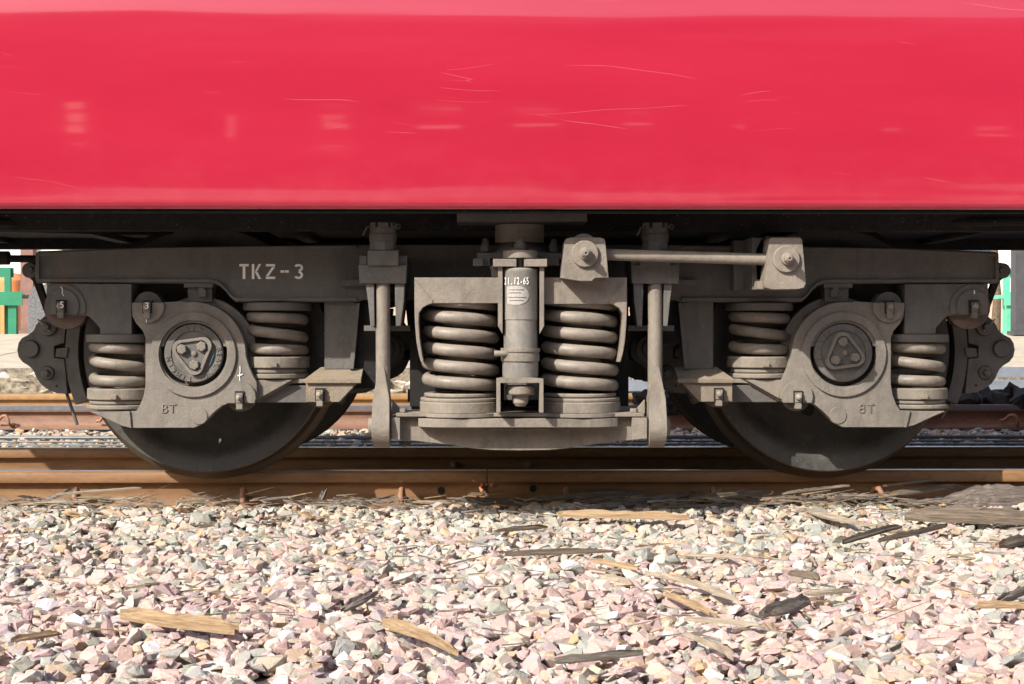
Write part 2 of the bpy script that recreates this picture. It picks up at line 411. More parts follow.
# bump stop
mb = MB(); mb.prism(pl([(184, 283), (213, 283), (213, 287.5), (184, 287.5)], YA+.03), YA+.03, YA+.14)
mb.prism(pl([(188, 288), (212, 288), (212, 302), (188, 302)], YA+.05), YA+.05, YA+.13)
mb.prism(pl([(198, 287.5), (203, 287.5), (206, 291), (206, 297), (199, 297)], YA+.035), YA+.035, YA+.06)
bs = part('bump_stop', mb, M['frame'], coach); both(bs)
mb = MB(); mb.prism(pl([(183, 299.5), (214, 299.5), (217, 307), (181, 307)], YA+.06), YA+.06, YA+.15)
bs = part('stop_pad', mb, M['frame'], coach); both(bs)

# ---- bearing end covers
def cover(px, py, rot, name='bearing_cover'):
    Y = -.972; c = at(px, py, Y); s = (Y-CAMY)/F
    mb = MB(); mb.lathe((c.x, Y, c.z), [(.22, 27*s), (.05, 27.5*s), (.035, 29*s), (.004, 29.3*s), (.0, 28.6*s), (-.001, 22.5*s), (.003, 22*s)], 'y', 56)
    o = part(name, mb, M['cover'], coach)
    tri = []
    for k in range(3):
        a = rot+120*k
        tri += [(8.5*math.cos(R(b))+13.0*math.cos(R(a)), 8.5*math.sin(R(b))+13.0*math.sin(R(a))) for b in np.linspace(a-60, a+60, 9)]
    outer = [(c.x+x*s, c.z+y*s) for x, y in tri]; inner = [(c.x+x*s*.80, c.z+y*s*.80) for x, y in tri]
    mb = MB(); mb.prism(outer, Y-.016, Y+.006, [inner]); part('retainer_rim', mb, M['box'], o)
    mb = MB(); mb.prism(inner, Y-.008, Y+.006); part('retainer_plate', mb, M['frame'], o)
    for k in range(3):
        a = R(rot+120*k); q = (c.x+11.4*s*math.cos(a), c.z+11.4*s*math.sin(a))
        mb = MB(); mb.lathe((q[0], Y, q[1]), [(.0, 5.3*s), (-.022, 5.3*s), (-.025, 4.5*s)], 'y', 6, a); part('bolt', mb, M['box'], o)
    mb = MB(); mb.lathe((c.x+1*s, Y, c.z), [(.0, 2.8*s), (-.014, 2.6*s), (-.016, 1.5*s)], 'y', 12); part('centre_stud', mb, M['box'], o)
    return o, c, Y, s
covL, cL, YC, sC = cover(193.5, 353.5, 38)
covR, cR, _, _ = cover(843.5, 353, 98)
near += [covL, covR]

def text_mesh(body, size, depth):
    cu = bpy.data.curves.new('t', 'FONT'); cu.body = body; cu.size = size; cu.extrude = depth; cu.align_x = 'CENTER'; cu.align_y = 'CENTER'
    cu.resolution_u = 3
    o = bpy.data.objects.new('t', cu); C.objects.link(o); bpy.context.view_layer.update()
    me = bpy.data.meshes.new_from_object(o.evaluated_get(bpy.context.evaluated_depsgraph_get()))
    bpy.data.objects.remove(o); return me
def letter(ch, x, y, z, size, mat, parent, rot=0., depth=.0015, flip=False, name='letter', sx=1.0):
    me = text_mesh(ch, size, depth)
    o = part(name, me, mat, parent)
    o.matrix_basis = Matrix.Translation((x, y, z)) @ Matrix.Rotation(math.pi/2, 4, 'X') @ Matrix.Rotation(rot, 4, 'Z') @ Matrix.Diagonal((-sx if flip else sx, 1, 1, 1))
    return o
def ringtext(word, c, Y, s, rad, a0, step, parent):
    for i, ch in enumerate(word):
        a = R(a0-step*i)
        letter(ch, c.x+rad*s*math.cos(a), Y-.0015, c.z+rad*s*math.sin(a), 6.6*s, M['box'], parent, a-math.pi/2, .0016)
ringtext('TIMKEN', cL, YC, sC, 25.3, 262, 14, covL); ringtext('579', cL, YC, sC, 25.3, 104, 15, covL); ringtext('BEARING', cL, YC, sC, 25.3, 10, 12, covL)
ringtext('TIMKEN', cR, YC, sC, 25.3, 195, 14, covR); ringtext('579', cR, YC, sC, 25.3, 60, 15, covR)
mb = MB(); q = at(211.5, 359, YC-.004); mb.tube([q+Vector((-.006, 0, -.02)), q+Vector((.008, 0, .016))], .0015, 6); part('chalk_mark', mb, M['bluechalk'], covL)

# lettering TKZ-3 in stencil glyphs
def stencil(glyph, x0, z0, h, parent, Y):
    w_ = h*.62; t = h*.17; g = h*.05
    mb = MB()
    def q(pts): mb.prism([(x0+a*w_, z0+b*h) for a, b in pts], Y-.0015, Y+.002)
    if glyph == 'T':
        q([(0, .84), (.36, .84), (.36, 1), (0, 1)]); q([(.64, .84), (1, .84), (1, 1), (.64, 1)]); q([(.36, 0), (.64, 0), (.64, 1), (.36, 1)])
    if glyph == 'K':
        q([(0, 0), (.26, 0), (.26, 1), (0, 1)]); q([(.34, .52), (.72, 1), (1, 1), (.52, .45)]); q([(.34, .44), (.50, .60), (1, 0), (.70, 0)])
    if glyph == 'Z':
        q([(0, .84), (.98, .84), (.98, 1), (0, 1)]); q([(.0, .0), (1, 0), (1, .16), (.0, .16)]); q([(.0, .2), (.30, .2), (.98, .8), (.68, .8)])
    if glyph == '-': q([(0, .42), (.42, .42), (.42, .58), (0, .58)]); q([(.5, .42), (.9, .42), (.9, .58), (.5, .58)])
    if glyph == '3':
        for (cy, hh, r0, r1) in ((.74, .26, 0, 0), (.27, .27, 0, 0)):
            o = []; i_ = []
            for a in range(-88, 151, 14) if cy > .5 else range(-150, 89, 14):
                o.append((.48+.50*math.cos(R(a)), cy+hh*math.sin(R(a)))); i_.append((.48+.24*math.cos(R(a)), cy+(hh-.15)*math.sin(R(a))))
            q(o+list(reversed(i_)))
    return part('stencil_letter', mb, M['paint'], parent)
for ch, px in zip('TKZ-3', (239.5, 252, 266, 280.5, 294)):
    a = at(px, 279, YF-.001); b2 = at(px, 264, YF-.001); stencil(ch, a.x, a.z, b2.z-a.z, frame, YF-.001)
# raised BT on the axle boxes
for ch, px in (('B', 164.5), ('T', 172.5)):
    q = at(px, 409, YA); letter(ch, q.x, YA-.001, q.z, .044, M['box'], axb, 0, .0022, sx=.95)
for ch, px in (('B', 862), ('T', 871)):
    q = at(px, 409, YA); letter(ch, q.x, YA-.001, q.z, .044, M['box'], coach, 0, .0022, flip=(ch == 'B'), name='raised_letter')
# chalk ticks
def tick(pts, Y, parent, r=.0016):
    mb = MB(); mb.tube([at(x, y, Y) for x, y in pts], r, 6); return part('chalk_mark', mb, M['chalk'], parent)
tick([(61, 287), (62.5, 289), (62.5, 294), (64, 296)], YP-.012, coach); tick([(146, 317), (146.5, 323)], YA-.012, coach)
tick([(240, 366), (240.2, 371), (239.5, 375), (240, 381)], YA-.002, coach); tick([(237.5, 376), (242.5, 374.5)], YA-.002, coach, .002)
tick([(974, 290), (974.4, 294)], YP-.012, coach, .002)
for px, ch, py, Y in ((62, '5', 305, YP-.050), (147, '3', 306, YA-.048)):
    q = at(px, py, Y); letter(ch, q.x, Y, q.z, .03, M['chalk'], coach, name='chalk_mark')

# ---- springs
def coil(cx, cy, z0, z1, Rm, r, turns, seg=30, ns=10, phase=math.pi):
    pts = []; rr = []; n = int(turns*seg)
    dead = .7
    for i in range(n+1):
        t = turns*i/n; a = phase+2*math.pi*t
        u = t/turns
        # flat dead ends, even pitch between
        if t < dead: k = .10*t/dead
        elif t > turns-dead: k = 1-.10*(turns-t)/dead
        else: k = .10+.80*(t-dead)/(turns-2*dead)
        z = z1-r-(z1-z0-2*r)*k
        pts.append((cx+Rm*math.cos(a), cy+Rm*math.sin(a), z)); rr.append(r*min(1, .5+min(t, turns-t)*2.2))
    return MB().tube(pts, rr, ns)
YS = -.85
def disc(cx, cy, z0, z1, r, mb=None, n=40):
    mb = mb or MB(); return mb.lathe((cx, cy, 0), [(z0, r-.003), (z0+.003, r), (z1-.003, r), (z1, r-.003)], 'z', n)
def zf(py, Y): return at(300, py, Y).z
# axle springs: centre x given from the axle, seats' heights from the drawing
Yfr = YS-.11
x_in = at(273, 340, Yfr).x+WB2; x_out = at(113, 370, Yfr).x+WB2      # offsets from the axle line
def axle_spring(x, ztop, zbot, seats_top, seats_bot, turns, ph):
    mb = coil(x, YS, zbot, ztop, .0885, .0185, turns, phase=ph)
    o = part('coil_spring', mb, M['spring'], coach, ang=60)
    mb = MB()
    for (a, b2, r) in seats_top: disc(x, YS, b2, a, r, mb)
    part('upper_seat', mb, M['frame'], o)
    mb = MB()
    for (a, b2, r) in seats_bot: disc(x, YS, b2, a, r, mb)
    mb.box(x-.006, x+.014, YS-r-.012, YS-r+.03, seats_bot[0][0]-.034, seats_bot[0][0]-.020)
    part('lower_seat', mb, M['dust'], o)
    near.append(o); return o
z = lambda py: zf(py, Yfr)
for sgn in (-1, 1):
    xc = sgn*(WB2-x_in)
    axle_spring(xc, z(309.5), z(358), [(z(302.4), z(310.5), .116)], [(z(357), z(368.5), .110), (z(369), z(373.5), .100), (z(374), z(379), .106)], 3.05, math.pi*.5)
    xc = sgn*(WB2-x_out)
    axle_spring(xc, z(340), z(390), [(z(334.3), z(342.5), .116)], [(z(389), z(400.5), .112), (z(401), z(405), .104), (z(405.5), z(410), .114)], 3.05, math.pi*.5)
mbs = []
for px in (270, 113):
    pass
# ---- wheels and axles
def wheel_mesh(side):
    # lathe about Y; outer face at y=-.72 for the near wheels
    y0 = -.722
    p_face = [(y0+.035, .0), (y0+.035, .055), (y0+.030, .085), (y0+.062, .11), (y0+.070, .20), (y0+.052, .30), (y0+.034, .335), (y0+.016, .350), (y0+.006, .366), (y0, .380), (y0, .417)]
    p_tread = [(y0, .417), (y0+.004, .4215), (y0+.05, .4245), (y0+.098, .4275)]
    p_fl = [(y0+.098, .4275), (y0+.108, .436), (y0+.114, .450), (y0+.122, .4555), (y0+.131, .450), (y0+.134, .436)]
    p_back = [(y0+.134, .436), (y0+.134, .362), (y0+.100, .345), (y0+.092, .12), (y0+.134, .11), (y0+.134, .085), (y0+.134, .0)]
    f = MB().lathe((0, 0, 0), p_face, 'y', 96, caps=False)
    t = MB().lathe((0, 0, 0), p_tread+p_fl[1:], 'y', 96, caps=False)
    bk = MB().lathe((0, 0, 0), p_back, 'y', 96, caps=False)
    return f, t, bk
f, t, bk = wheel_mesh(0)
me_f = MB(); me_f.add(f.v, f.f); me_f.add(bk.v, bk.f); me_f = me_f.mesh('wheel', ang=25); me_t = t.mesh('tyre', ang=40)
q = MB().lathe((.0, 0, 0), [(-.70, .02), (-.67, .02)], 'y', 16).mesh('plug')
for (sx) in (-1, 1):
    for side in (1, -1):
        o = part('wheel', me_f, M['wheel'], coach); tt = part('tread', me_t, M['tread'], o)
        h1 = part('balance_plug', q, M['hole'], o); h1.location = (-.06 if sx > 0 else -.3, .015, -.21 if sx > 0 else .1)
        o.location = (sx*WB2, 0, ZA); o.rotation_euler = (0, 0, 0 if side > 0 else math.pi); o.scale = (1.022, 1, 1.022)
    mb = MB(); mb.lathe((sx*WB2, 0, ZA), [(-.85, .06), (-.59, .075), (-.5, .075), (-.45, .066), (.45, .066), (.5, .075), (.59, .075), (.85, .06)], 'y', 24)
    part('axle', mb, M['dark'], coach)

# ---- brake heads and blocks, hung outside and inside each wheel
YK = -.735
def brake_gear():
    o = [(45, 316), (40, 320), (36.3, 325), (33.5, 331), (28, 335), (22, 338), (18.5, 343), (17.2, 350), (18.6, 357), (22.5, 362), (29, 366), (33, 370), (36.5, 378), (40.5, 384), (47, 389), (56, 393), (67, 394), (65.5, 372), (64, 359), (54, 358), (54, 346), (64, 343), (66, 318), (60, 313), (50, 313)]
    mb = MB(); mb.prism(pl(o, YK), YK, YK+.03); mb.prism(pl(o[:17]+o[-4:], YK+.05), YK+.05, YK+.10)
    h = part('brake_head', mb, M['brake'], coach)
    sh = [(67, 320), (80.5, 322)]+arc(206, 352, 131, 167, 203, 10)[0:0]
    inner = [(206-r_*math.cos(R(a)), 352-r_*math.sin(R(a))) for r_, a in [(128, v) for v in range(14, -26, -4)]]
    outer = [(206-r_*math.cos(R(a)), 352-r_*math.sin(R(a))) for r_, a in [(141, v) for v in range(-22, 15, 4)]]
    mb = MB(); mb.prism(pl(inner+outer, YK+.004), YK+.004, YK+.095)
    mb.prism(pl([(68, 347.5), (56.3, 348.5), (55.2, 357), (66, 357.8)], YK-.003), YK-.003, YK+.06)
    part('brake_block', mb, M['brake'], h)
    for (px, py, r_, d) in ((31, 349, 8.3, .012), (48.5, 327, 8.5, .014), (47.5, 373, 6.5, .008)):
        c = at(px, py, YK); s_ = (YK-CAMY)/F
        mb = MB(); mb.lathe((c.x, YK, c.z), [(.02, (r_+.7)*s_), (-.002, (r_+.7)*s_), (-.0022, r_*s_)], 'y', 28); part('recess', mb, M['hole'], h)
        mb = MB(); mb.lathe((c.x, YK, c.z), [(.02, r_*s_), (-d, r_*s_), (-d-.002, r_*s_*.93)], 'y', 28); part('pin_washer', mb, M['brake'], h)
    for (px, py) in ((48, 327), (47.5, 373)):
        c = at(px, py, YK); mb = MB(); mb.lathe((c.x, YK, c.z), [(.0, .0135), (-.035, .0135), (-.038, .010)], 'y', 6 if py > 350 else 14); part('nut', mb, M['brake'], h)
    c = at(46, 325, YK); mb = MB(); mb.tube([c+Vector((-.02, -.03, .02)), c+Vector((.0, -.034, .0)), c+Vector((.02, -.03, -.022))], .003, 6); part('split_pin', mb, M['bolt'], h)
    c = at(56.5, 386, YK); mb = MB(); mb.lathe((c.x, YK, c.z), [(.0, .0045), (-.002, .004)], 'y', 10); part('pin_hole', mb, M['hole'], h)
    return h
bh = brake_gear(); both(bh)
# inner brake gear: the same, turned about each axle line
for sx in (-1, 1):
    Mi = Matrix.Translation((2*sx*WB2, 0, 0)) @ Matrix.Diagonal((-1, 1, 1, 1))
    if sx < 0: c = copy_tree(bh, coach, Mi)
    else: c = copy_tree(bh, coach, Mi @ MX)
    c.location.x += (.02 if sx < 0 else -.02); near.append(c)
# hanger strap and its pivot
mb = MB()
P = pl([(27, 276), (33, 281), (40, 300), (46, 317), (52, 314), (46, 300), (41, 285), (38, 275), (36, 262), (31, 262)], YK-.02); mb.prism(P, YK-.02, YK+.01)
hs = part('brake_hanger', mb, M['dark'], coach)
c = at(31.5, 270.5, YK-.02); mb = MB(); mb.lathe((c.x, YK-.02, c.z), [(.07, .027), (-.02, .027), (-.022, .024)], 'y', 24); mb.lathe((c.x+.002, YK-.02, c.z+.001), [(-.02, .013), (-.03, .012)], 'y', 16); part('pivot_pin', mb, M['frame'], hs)
both(hs)
mb = MB(); mb.tube([at(66, 392, YK+.03), at(77, 425, YK+.03)], .006, 8); part('safety_rod', mb, M['brake'], coach)
mb = MB(); mb.tube([at(958, 392, YK+.03), at(944, 414, YK+.03), at(941, 418, YK+.03)], .006, 8); part('safety_rod', mb, M['brake'], coach)
mb = MB(); mb.tube([at(-60, 258, YK+.1), at(40, 259, YK+.1)], .0135, 12); mb.lathe((at(-2, 258, YK+.1).x, YK+.1, at(-2, 258, YK+.1).z), [(-.03, .025), (.04, .025)], 'x', 14); part('brake_rod', mb, M['dark'], coach)
for sx in (-1, 1):
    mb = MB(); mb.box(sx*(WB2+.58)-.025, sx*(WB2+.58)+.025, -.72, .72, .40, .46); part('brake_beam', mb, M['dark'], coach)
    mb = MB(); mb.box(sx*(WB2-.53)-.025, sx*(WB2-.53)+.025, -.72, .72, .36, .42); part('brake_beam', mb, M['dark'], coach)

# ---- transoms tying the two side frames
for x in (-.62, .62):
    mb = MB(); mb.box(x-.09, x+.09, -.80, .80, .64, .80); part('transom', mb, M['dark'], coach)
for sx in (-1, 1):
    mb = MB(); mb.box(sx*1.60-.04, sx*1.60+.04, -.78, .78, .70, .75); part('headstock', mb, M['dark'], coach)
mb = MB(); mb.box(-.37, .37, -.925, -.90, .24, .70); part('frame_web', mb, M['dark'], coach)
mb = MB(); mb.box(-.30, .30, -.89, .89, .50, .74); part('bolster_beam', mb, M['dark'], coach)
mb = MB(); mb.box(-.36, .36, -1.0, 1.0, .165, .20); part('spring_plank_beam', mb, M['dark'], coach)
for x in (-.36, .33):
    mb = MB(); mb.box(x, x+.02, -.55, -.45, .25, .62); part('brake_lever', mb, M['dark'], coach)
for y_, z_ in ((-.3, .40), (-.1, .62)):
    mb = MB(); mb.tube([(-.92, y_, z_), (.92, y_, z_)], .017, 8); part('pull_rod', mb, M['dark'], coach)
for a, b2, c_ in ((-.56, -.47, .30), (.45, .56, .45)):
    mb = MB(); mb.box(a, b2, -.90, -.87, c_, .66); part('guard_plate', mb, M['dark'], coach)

# ---- bolster end over the two big springs
YO = -1.205
bol = MB()
bol.prism(pl([(414.5, 277.5), (414.5, 304), (421, 304), (425, 303.2), (499, 303.2), (499, 277.5)], YO), YO, YO+.24)
bolster = part('bolster', bol, M['dust'], coach)
near.append(bolster)
mb = MB(); mb.prism(pl([(543.5, 277.5), (543.5, 304), (618, 304), (622, 304), (626.8, 304), (626.8, 277.5)], YO), YO, YO+.24); part('bolster_face', mb, M['dust'], bolster)
# side straps hugging the springs
for sg, xs_ in ((1, 414.5), (-1, 626.8)):
    o = [(0, 279), (0, 310), (.6, 325), (2, 342), (4.4, 355), (6.5, 362), (9, 362), (7, 352), (5, 338), (4, 322), (4.5, 313), (8, 307.5), (14, 304.5), (18, 303.2), (18, 300)]
    o = [(xs_+sg*x, y) for x, y in o]
    mb = MB(); mb.prism(pl(o, YO-.001), YO-.003, YO+.20); part('side_strap', mb, M['dust'], bolster)
for x0, x1 in ((498, 502.6), (539.5, 544)):
    mb = MB(); d = 1 if x0 < 520 else -1
    o = [(x0, 266), (x1, 266), (x1, 330), (x0 if d > 0 else x1, 330)] if 0 else [(x0, 266), (x1, 266), (x1, 334 if d > 0 else 326), (x0, 326 if d > 0 else 334)]
    mb.prism(pl(o, YO-.02), YO-.035, YO+.06); part('damper_cheek', mb, M['dust'], bolster)
for x0, x1 in ((493, 516.4), (524, 547)):
    mb = MB(); mb.prism(pl([(x0, 259), (x0, 266.6), (x1, 266.6), (x1, 259)], YO-.045), YO-.05, YO+.06); part('clamp_plate', mb, M['dust'], bolster)
mb = MB(); mb.prism(pl([(490, 266), (499, 266), (499, 277), (492, 277)], YO+.03), YO+.03, YO+.1); part('shoulder', mb, M['frame'], bolster)
mb = MB(); mb.prism(pl([(504, 262), (538, 262), (538, 400), (504, 400)], YO+.11), YO+.11, YO+.13); part('back_plate', mb, M['frame'], bolster)
# big springs
YG = -1.075
zg = lambda py: at(450, py, YG-.11).z
xl = at(460.5, 350, YG-.02).x; xr = at(580, 350, YG-.02).x
for x in (xl, xr):
    mb = coil(x, YG, zg(396.5), zg(289), .1085, .0200, 6.0, seg=34, ns=12, phase=math.pi*.5)
    o = part('coil_spring', mb, M['spring'], coach, ang=60); near.append(o)
    inn = coil(x, YG, zg(392), zg(300), .062, .011, 7.2, seg=22, ns=8, phase=0); part('inner_coil', inn, M['spring'], o, ang=60)
    mb = MB(); disc(x, YG, zg(398), zg(394), .120, mb); disc(x, YG, zg(402.5), zg(398.6), .132, mb); disc(x, YG, zg(414), zg(402.5), .134, mb)
    part('lower_seat', mb, M['dust'], o)
# spring plank
YQ = -1.14
o = [(391, 417), (391, 438.5), (420, 441.5), (451, 445), (472, 448.5), (492, 450), (520, 450.5), (548, 450), (566, 448.5), (585, 445.5), (618, 441.5), (647.5, 438.5), (647.5, 417)]
mb = MB(); mb.prism(pl(o, YQ), YQ, YQ+.16); plank = part('spring_plank', mb, M['dust'], coach); near.append(plank)
mb = MB(); mb.prism(pl([(396, 413), (396, 416.6), (644, 416.6), (644, 413)], YQ-.03), YQ-.035, YQ+.16)
for xx in (xl, xr): mb.lathe((xx, YG, 0), [(zg(417.4), .147), (zg(413.6), .147)], 'z', 48)
part('top_plate', mb, M['dust'], plank)
mb = MB(); P = []; 
za, zb = at(519, 427, YQ-.05).z, at(519, 418.5, YQ-.05).z
xa, xb = at(418, 420, YQ-.05).x, at(618, 420, YQ-.05).x
def ledge(z0, z1, xa, xb, yb, yf):
    pts = [(xa, yb), (xa, yf+.04), (xa+.03, yf+.014), (xa+.08, yf), (xb-.08, yf), (xb-.03, yf+.014), (xb, yf+.04), (xb, yb)]
    n_ = len(pts); m_ = MB(); m_.add([(x, y, z0) for x, y in pts]+[(x, y, z1) for x, y in pts], [tuple(range(n_)), tuple(range(2*n_-1, n_-1, -1))]+[(i, (i+1) % n_, n_+(i+1) % n_, n_+i) for i in range(n_)]); return m_
part('ledge', ledge(za, zb, xa, xb, YQ+.01, YQ-.075), M['dust'], plank)
mb = MB(); mb.prism(pl([(489, 428), (489, 431), (548, 431), (548, 428)], YQ-.02), YQ-.03, YQ+.004); part('rub_strip', mb, M['dust'], plank)
for x0, x1 in ((391.5, 400), (632, 647)):
    mb = MB(); mb.prism(pl([(x0, 417.6), (x0, 438.5 if x0 < 500 else 440), (x1, 438.5 if x0 > 500 else 440), (x1, 417.6)], YQ-.03), YQ-.035, YQ+.004); part('end_block', mb, M['dust'], plank)
for px in (403, 634):
    mb = MB(); c = at(px, 411, YQ); mb.lathe((c.x, YQ, 0), [(c.z-.004, .013), (c.z+.008, .013)], 'z', 6); part('bolt', mb, M['dust'], plank)
mb = MB(); q = at(404, 441, YQ+.05); mb.lathe((q.x, YQ+.05, q.z), [(.0, .016), (-.012, .016), (-.02, .006)], 'z', 8); part('grease_nipple', mb, M['brake'], plank)
# swing hangers
def hanger(px0, px1, sg):
    Y = -1.13
    xm = at((px0+px1)/2, 350, Y).x
    z1 = at(0, 280, Y).z; z2 = at(380, 398, Y).z; zc = at(380, 427, Y).z
    mb = MB(); mb.tube([(xm+.0, Y, z1+.02), (xm, Y, z2+.06), (xm, Y, z2)], [.0235, .0235, .025], 20)
    o = part('swing_hanger', mb, M['dust'], coach)
    # eye at the foot: flat ring seen edge-on, blending into the rod
    pr = [(Y-.0235, z2+.10), (Y-.030, z2+.06), (Y-.036, z2+.03), (Y-.045, z2+.0), (Y-.066, zc+.03)]+[(Y-.073*math.cos(R(a)), zc-.066*math.sin(R(a))) for a in range(0, 181, 12)]+[(Y+.066, zc+.03), (Y+.045, z2+.0), (Y+.036, z2+.03), (Y+.030, z2+.06), (Y+.0235, z2+.10)]
    n_ = len(pr); hw = .0285
    xo = xm-sg*.0035
    wz = lambda z: hw*(.30+.7*min(1, max(0, (z2+.10-z)/.11)))-hw*.16*max(0, (zc-.03-z)/.036)
    m2 = MB(); m2.add([(xo-wz(z), y, z) for y, z in pr]+[(xo+wz(z), y, z) for y, z in pr], [tuple(range(n_)), tuple(range(2*n_-1, n_-1, -1))]+[(i, (i+1) % n_, n_+(i+1) % n_, n_+i) for i in range(n_)])
    part('eye', m2, M['dust'], o)
    m3 = MB(); m3.lathe((xo, Y+.0, zc+.0), [(-.043*1, .030), (.043, .030)], 'x', 20); part('pin', m3, M['dust'], o)
    # gusset to the plank
    m4 = MB(); m4.prism(pl([(392, 400), (404, 414), (392, 414)] if sg > 0 else [(645, 400), (633, 414), (645, 414)], Y+.02), Y+.02, Y+.05); part('gusset', m4, M['dust'], o)
    # top: clevis block, seat, nuts
    f = lambda x, y: (x-382.5 if sg > 0 else -(x-382.5))
    Yt = -1.16
    def bp(pts, y0, y1, mat, nm):
        m_ = MB(); m_.prism(pl([((px0+px1)/2+sg*(x-383), y) for x, y in pts], y0), y0, y1); return part(nm, m_, mat, o)
    bp([(358.5, 265), (359.5, 283.5), (406, 283.5), (407, 265)], Yt, -.925, M['frame'], 'saddle')
    bp([(359.5, 255.5), (359.5, 265), (367, 265), (367, 256)], Yt+.02, -.93, M['frame'], 'saddle_ear')
    bp([(399, 256), (399, 265), (407, 265), (407, 255.5)], Yt+.02, -.93, M['frame'], 'saddle_ear')
    bp([(367.5, 250.5), (367.5, 265.5), (398.5, 265.5), (398.5, 250.5)], Yt-.012, Yt+.07, M['frame'], 'bearing_block')
    cx = xm; zz = lambda y: at(380, y, Yt+.03).z
    m_ = MB(); m_.lathe((cx, Yt+.03, 0), [(zz(250.5), .043), (zz(241.5), .043)], 'z', 8, .2); part('lower_nut', m_, M['frame'], o)
    m_ = MB(); m_.lathe((cx, Yt+.03, 0), [(zz(241.5), .0445), (zz(234.5), .0445), (zz(234.5), .042), (zz(228), .042)], 'z', 24)
    for k in range(6):
        a = R(60*k+12); a1 = R(60*k+58); 
        pts = [(cx+r_*math.cos(t), Yt+.03+r_*math.sin(t)) for r_, t in ((.026, a), (.042, a), (.042, (a+a1)/2), (.042, a1), (.026, a1))]
        n5 = 5; m_.add([(x, y, zz(228)) for x, y in pts]+[(x, y, zz(223)) for x, y in pts], [tuple(range(5)), tuple(range(9, 4, -1))]+[(i, (i+1) % 5, 5+(i+1) % 5, 5+i) for i in range(5)])
    part('castle_nut', m_, M['frame'], o)
    m_ = MB(); c = Vector((cx, Yt-.005, zz(227))); m_.tube([c+Vector((-.062, 0, -.03)), c+Vector((-.05, 0, -.004)), c+Vector((-.04, .01, .0)), c+Vector((.05, .01, .0))], .003, 6)
    m_.tube([c+Vector((.05+.008*math.cos(t), .01, .008*math.sin(t))) for t in np.linspace(0, 6.28, 9)], .002, 5); part('split_pin', m_, M['frame'], o)
    bp([(365.5, 283), (368, 300), (370.5, 326), (374.5, 326), (374, 283)], Yt+.01, -.95, M['frame'], 'cheek')
    bp([(395, 283), (395, 300), (396, 326), (400.5, 326), (404, 300), (404.5, 283)], Yt+.01, -.95, M['frame'], 'cheek')
    bp([(364, 325.5), (364, 331), (410, 331), (410, 325.5)], -1.06, -.95, M['frame'], 'tie_plate')
    near.append(o); return o
hL = hanger(376, 390, 1); hR = hanger(648, 662, -1)
mb = MB(); mb.prism(pl([(340.5, 279.5), (340.5, 286), (366, 286), (366, 279.5)], -.96), -.96, -.92); o = part('frame_shelf', mb, M['frame'], coach); both(o)

# ---- damper
YD = -1.205
xd = at(520.3, 300, YD).x
zd = lambda py: at(520, py, YD-.02).z
mb = MB(); mb.lathe((xd, YD, 0), [(zd(320), .054), (zd(319.5), .0555), (zd(273), .0555), (zd(272), .057), (zd(269.5), .0565), (zd(268), .05)], 'z', 40)
dm = part('damper', mb, M['tube'], coach); near.append(dm)
mb = MB(); mb.lathe((xd, YD, 0), [(zd(379), .047), (zd(377.5), .056), (zd(375), .0575), (zd(361.5), .0575), (zd(361), .054), (zd(348), .053), (zd(319.6), .053)], 'z', 40); part('damper_tube', mb, M['tube'], dm)
mb = MB(); mb.lathe((xd, YD, 0), [(zd(361.3), .0615), (zd(354.4), .0615), (zd(354.3), .060), (zd(352), .060), (zd(351.8), .063), (zd(348.2), .063)], 'z', 40); part('clamp_band', mb, M['dust'], dm)
c = at(503, 353.5, YD-.04); mb = MB(); mb.lathe(c, [(-.028, .010), (.01, .009), (.02, .004)], 'x', 10); part('clamp_screw', mb, M['bolt'], dm)
mb = MB(); mb.lathe((xd, YD, 0), [(zd(258.3), .056), (zd(251.5), .0565), (zd(250.4), .052)], 'z', 36); part('rubber_bush', mb, M['dust'], dm)
mb = MB(); mb.lathe((xd, YD, 0), [(zd(251), .022), (zd(247.5), .030), (zd(247.4), .019), (zd(243), .019), (zd(242.9), .014), (zd(238.5), .014)], 'z', 6); part('nut', mb, M['frame'], dm)
mb = MB(); mb.lathe((xd, YD, 0), [(zd(268), .012), (zd(258), .012)], 'z', 12); part('rod', mb, M['tube'], dm)
mb = MB()
mb.prism(pl([(496.5, 379), (496.5, 412.8), (500.5, 412.8), (500.5, 383), (539.5, 383), (539.5, 412.8), (543.5, 412.8), (543.5, 379), (532, 377.6), (507, 377.6)], YD-.055), YD-.058, YD+.045); part('damper_yoke', mb, M['dust'], dm)
mb = MB(); mb.lathe((xd, YD, 0), [(zd(395), .044), (zd(393.5), .0475), (zd(387), .0475), (zd(385.5), .042)], 'z', 32); part('lower_bush', mb, M['dust'], dm)
mb = MB(); mb.lathe((xd, YD, 0), [(zd(406.5), .016), (zd(403), .025), (zd(395), .027)], 'z', 24); part('lower_nut', mb, M['bolt'], dm)
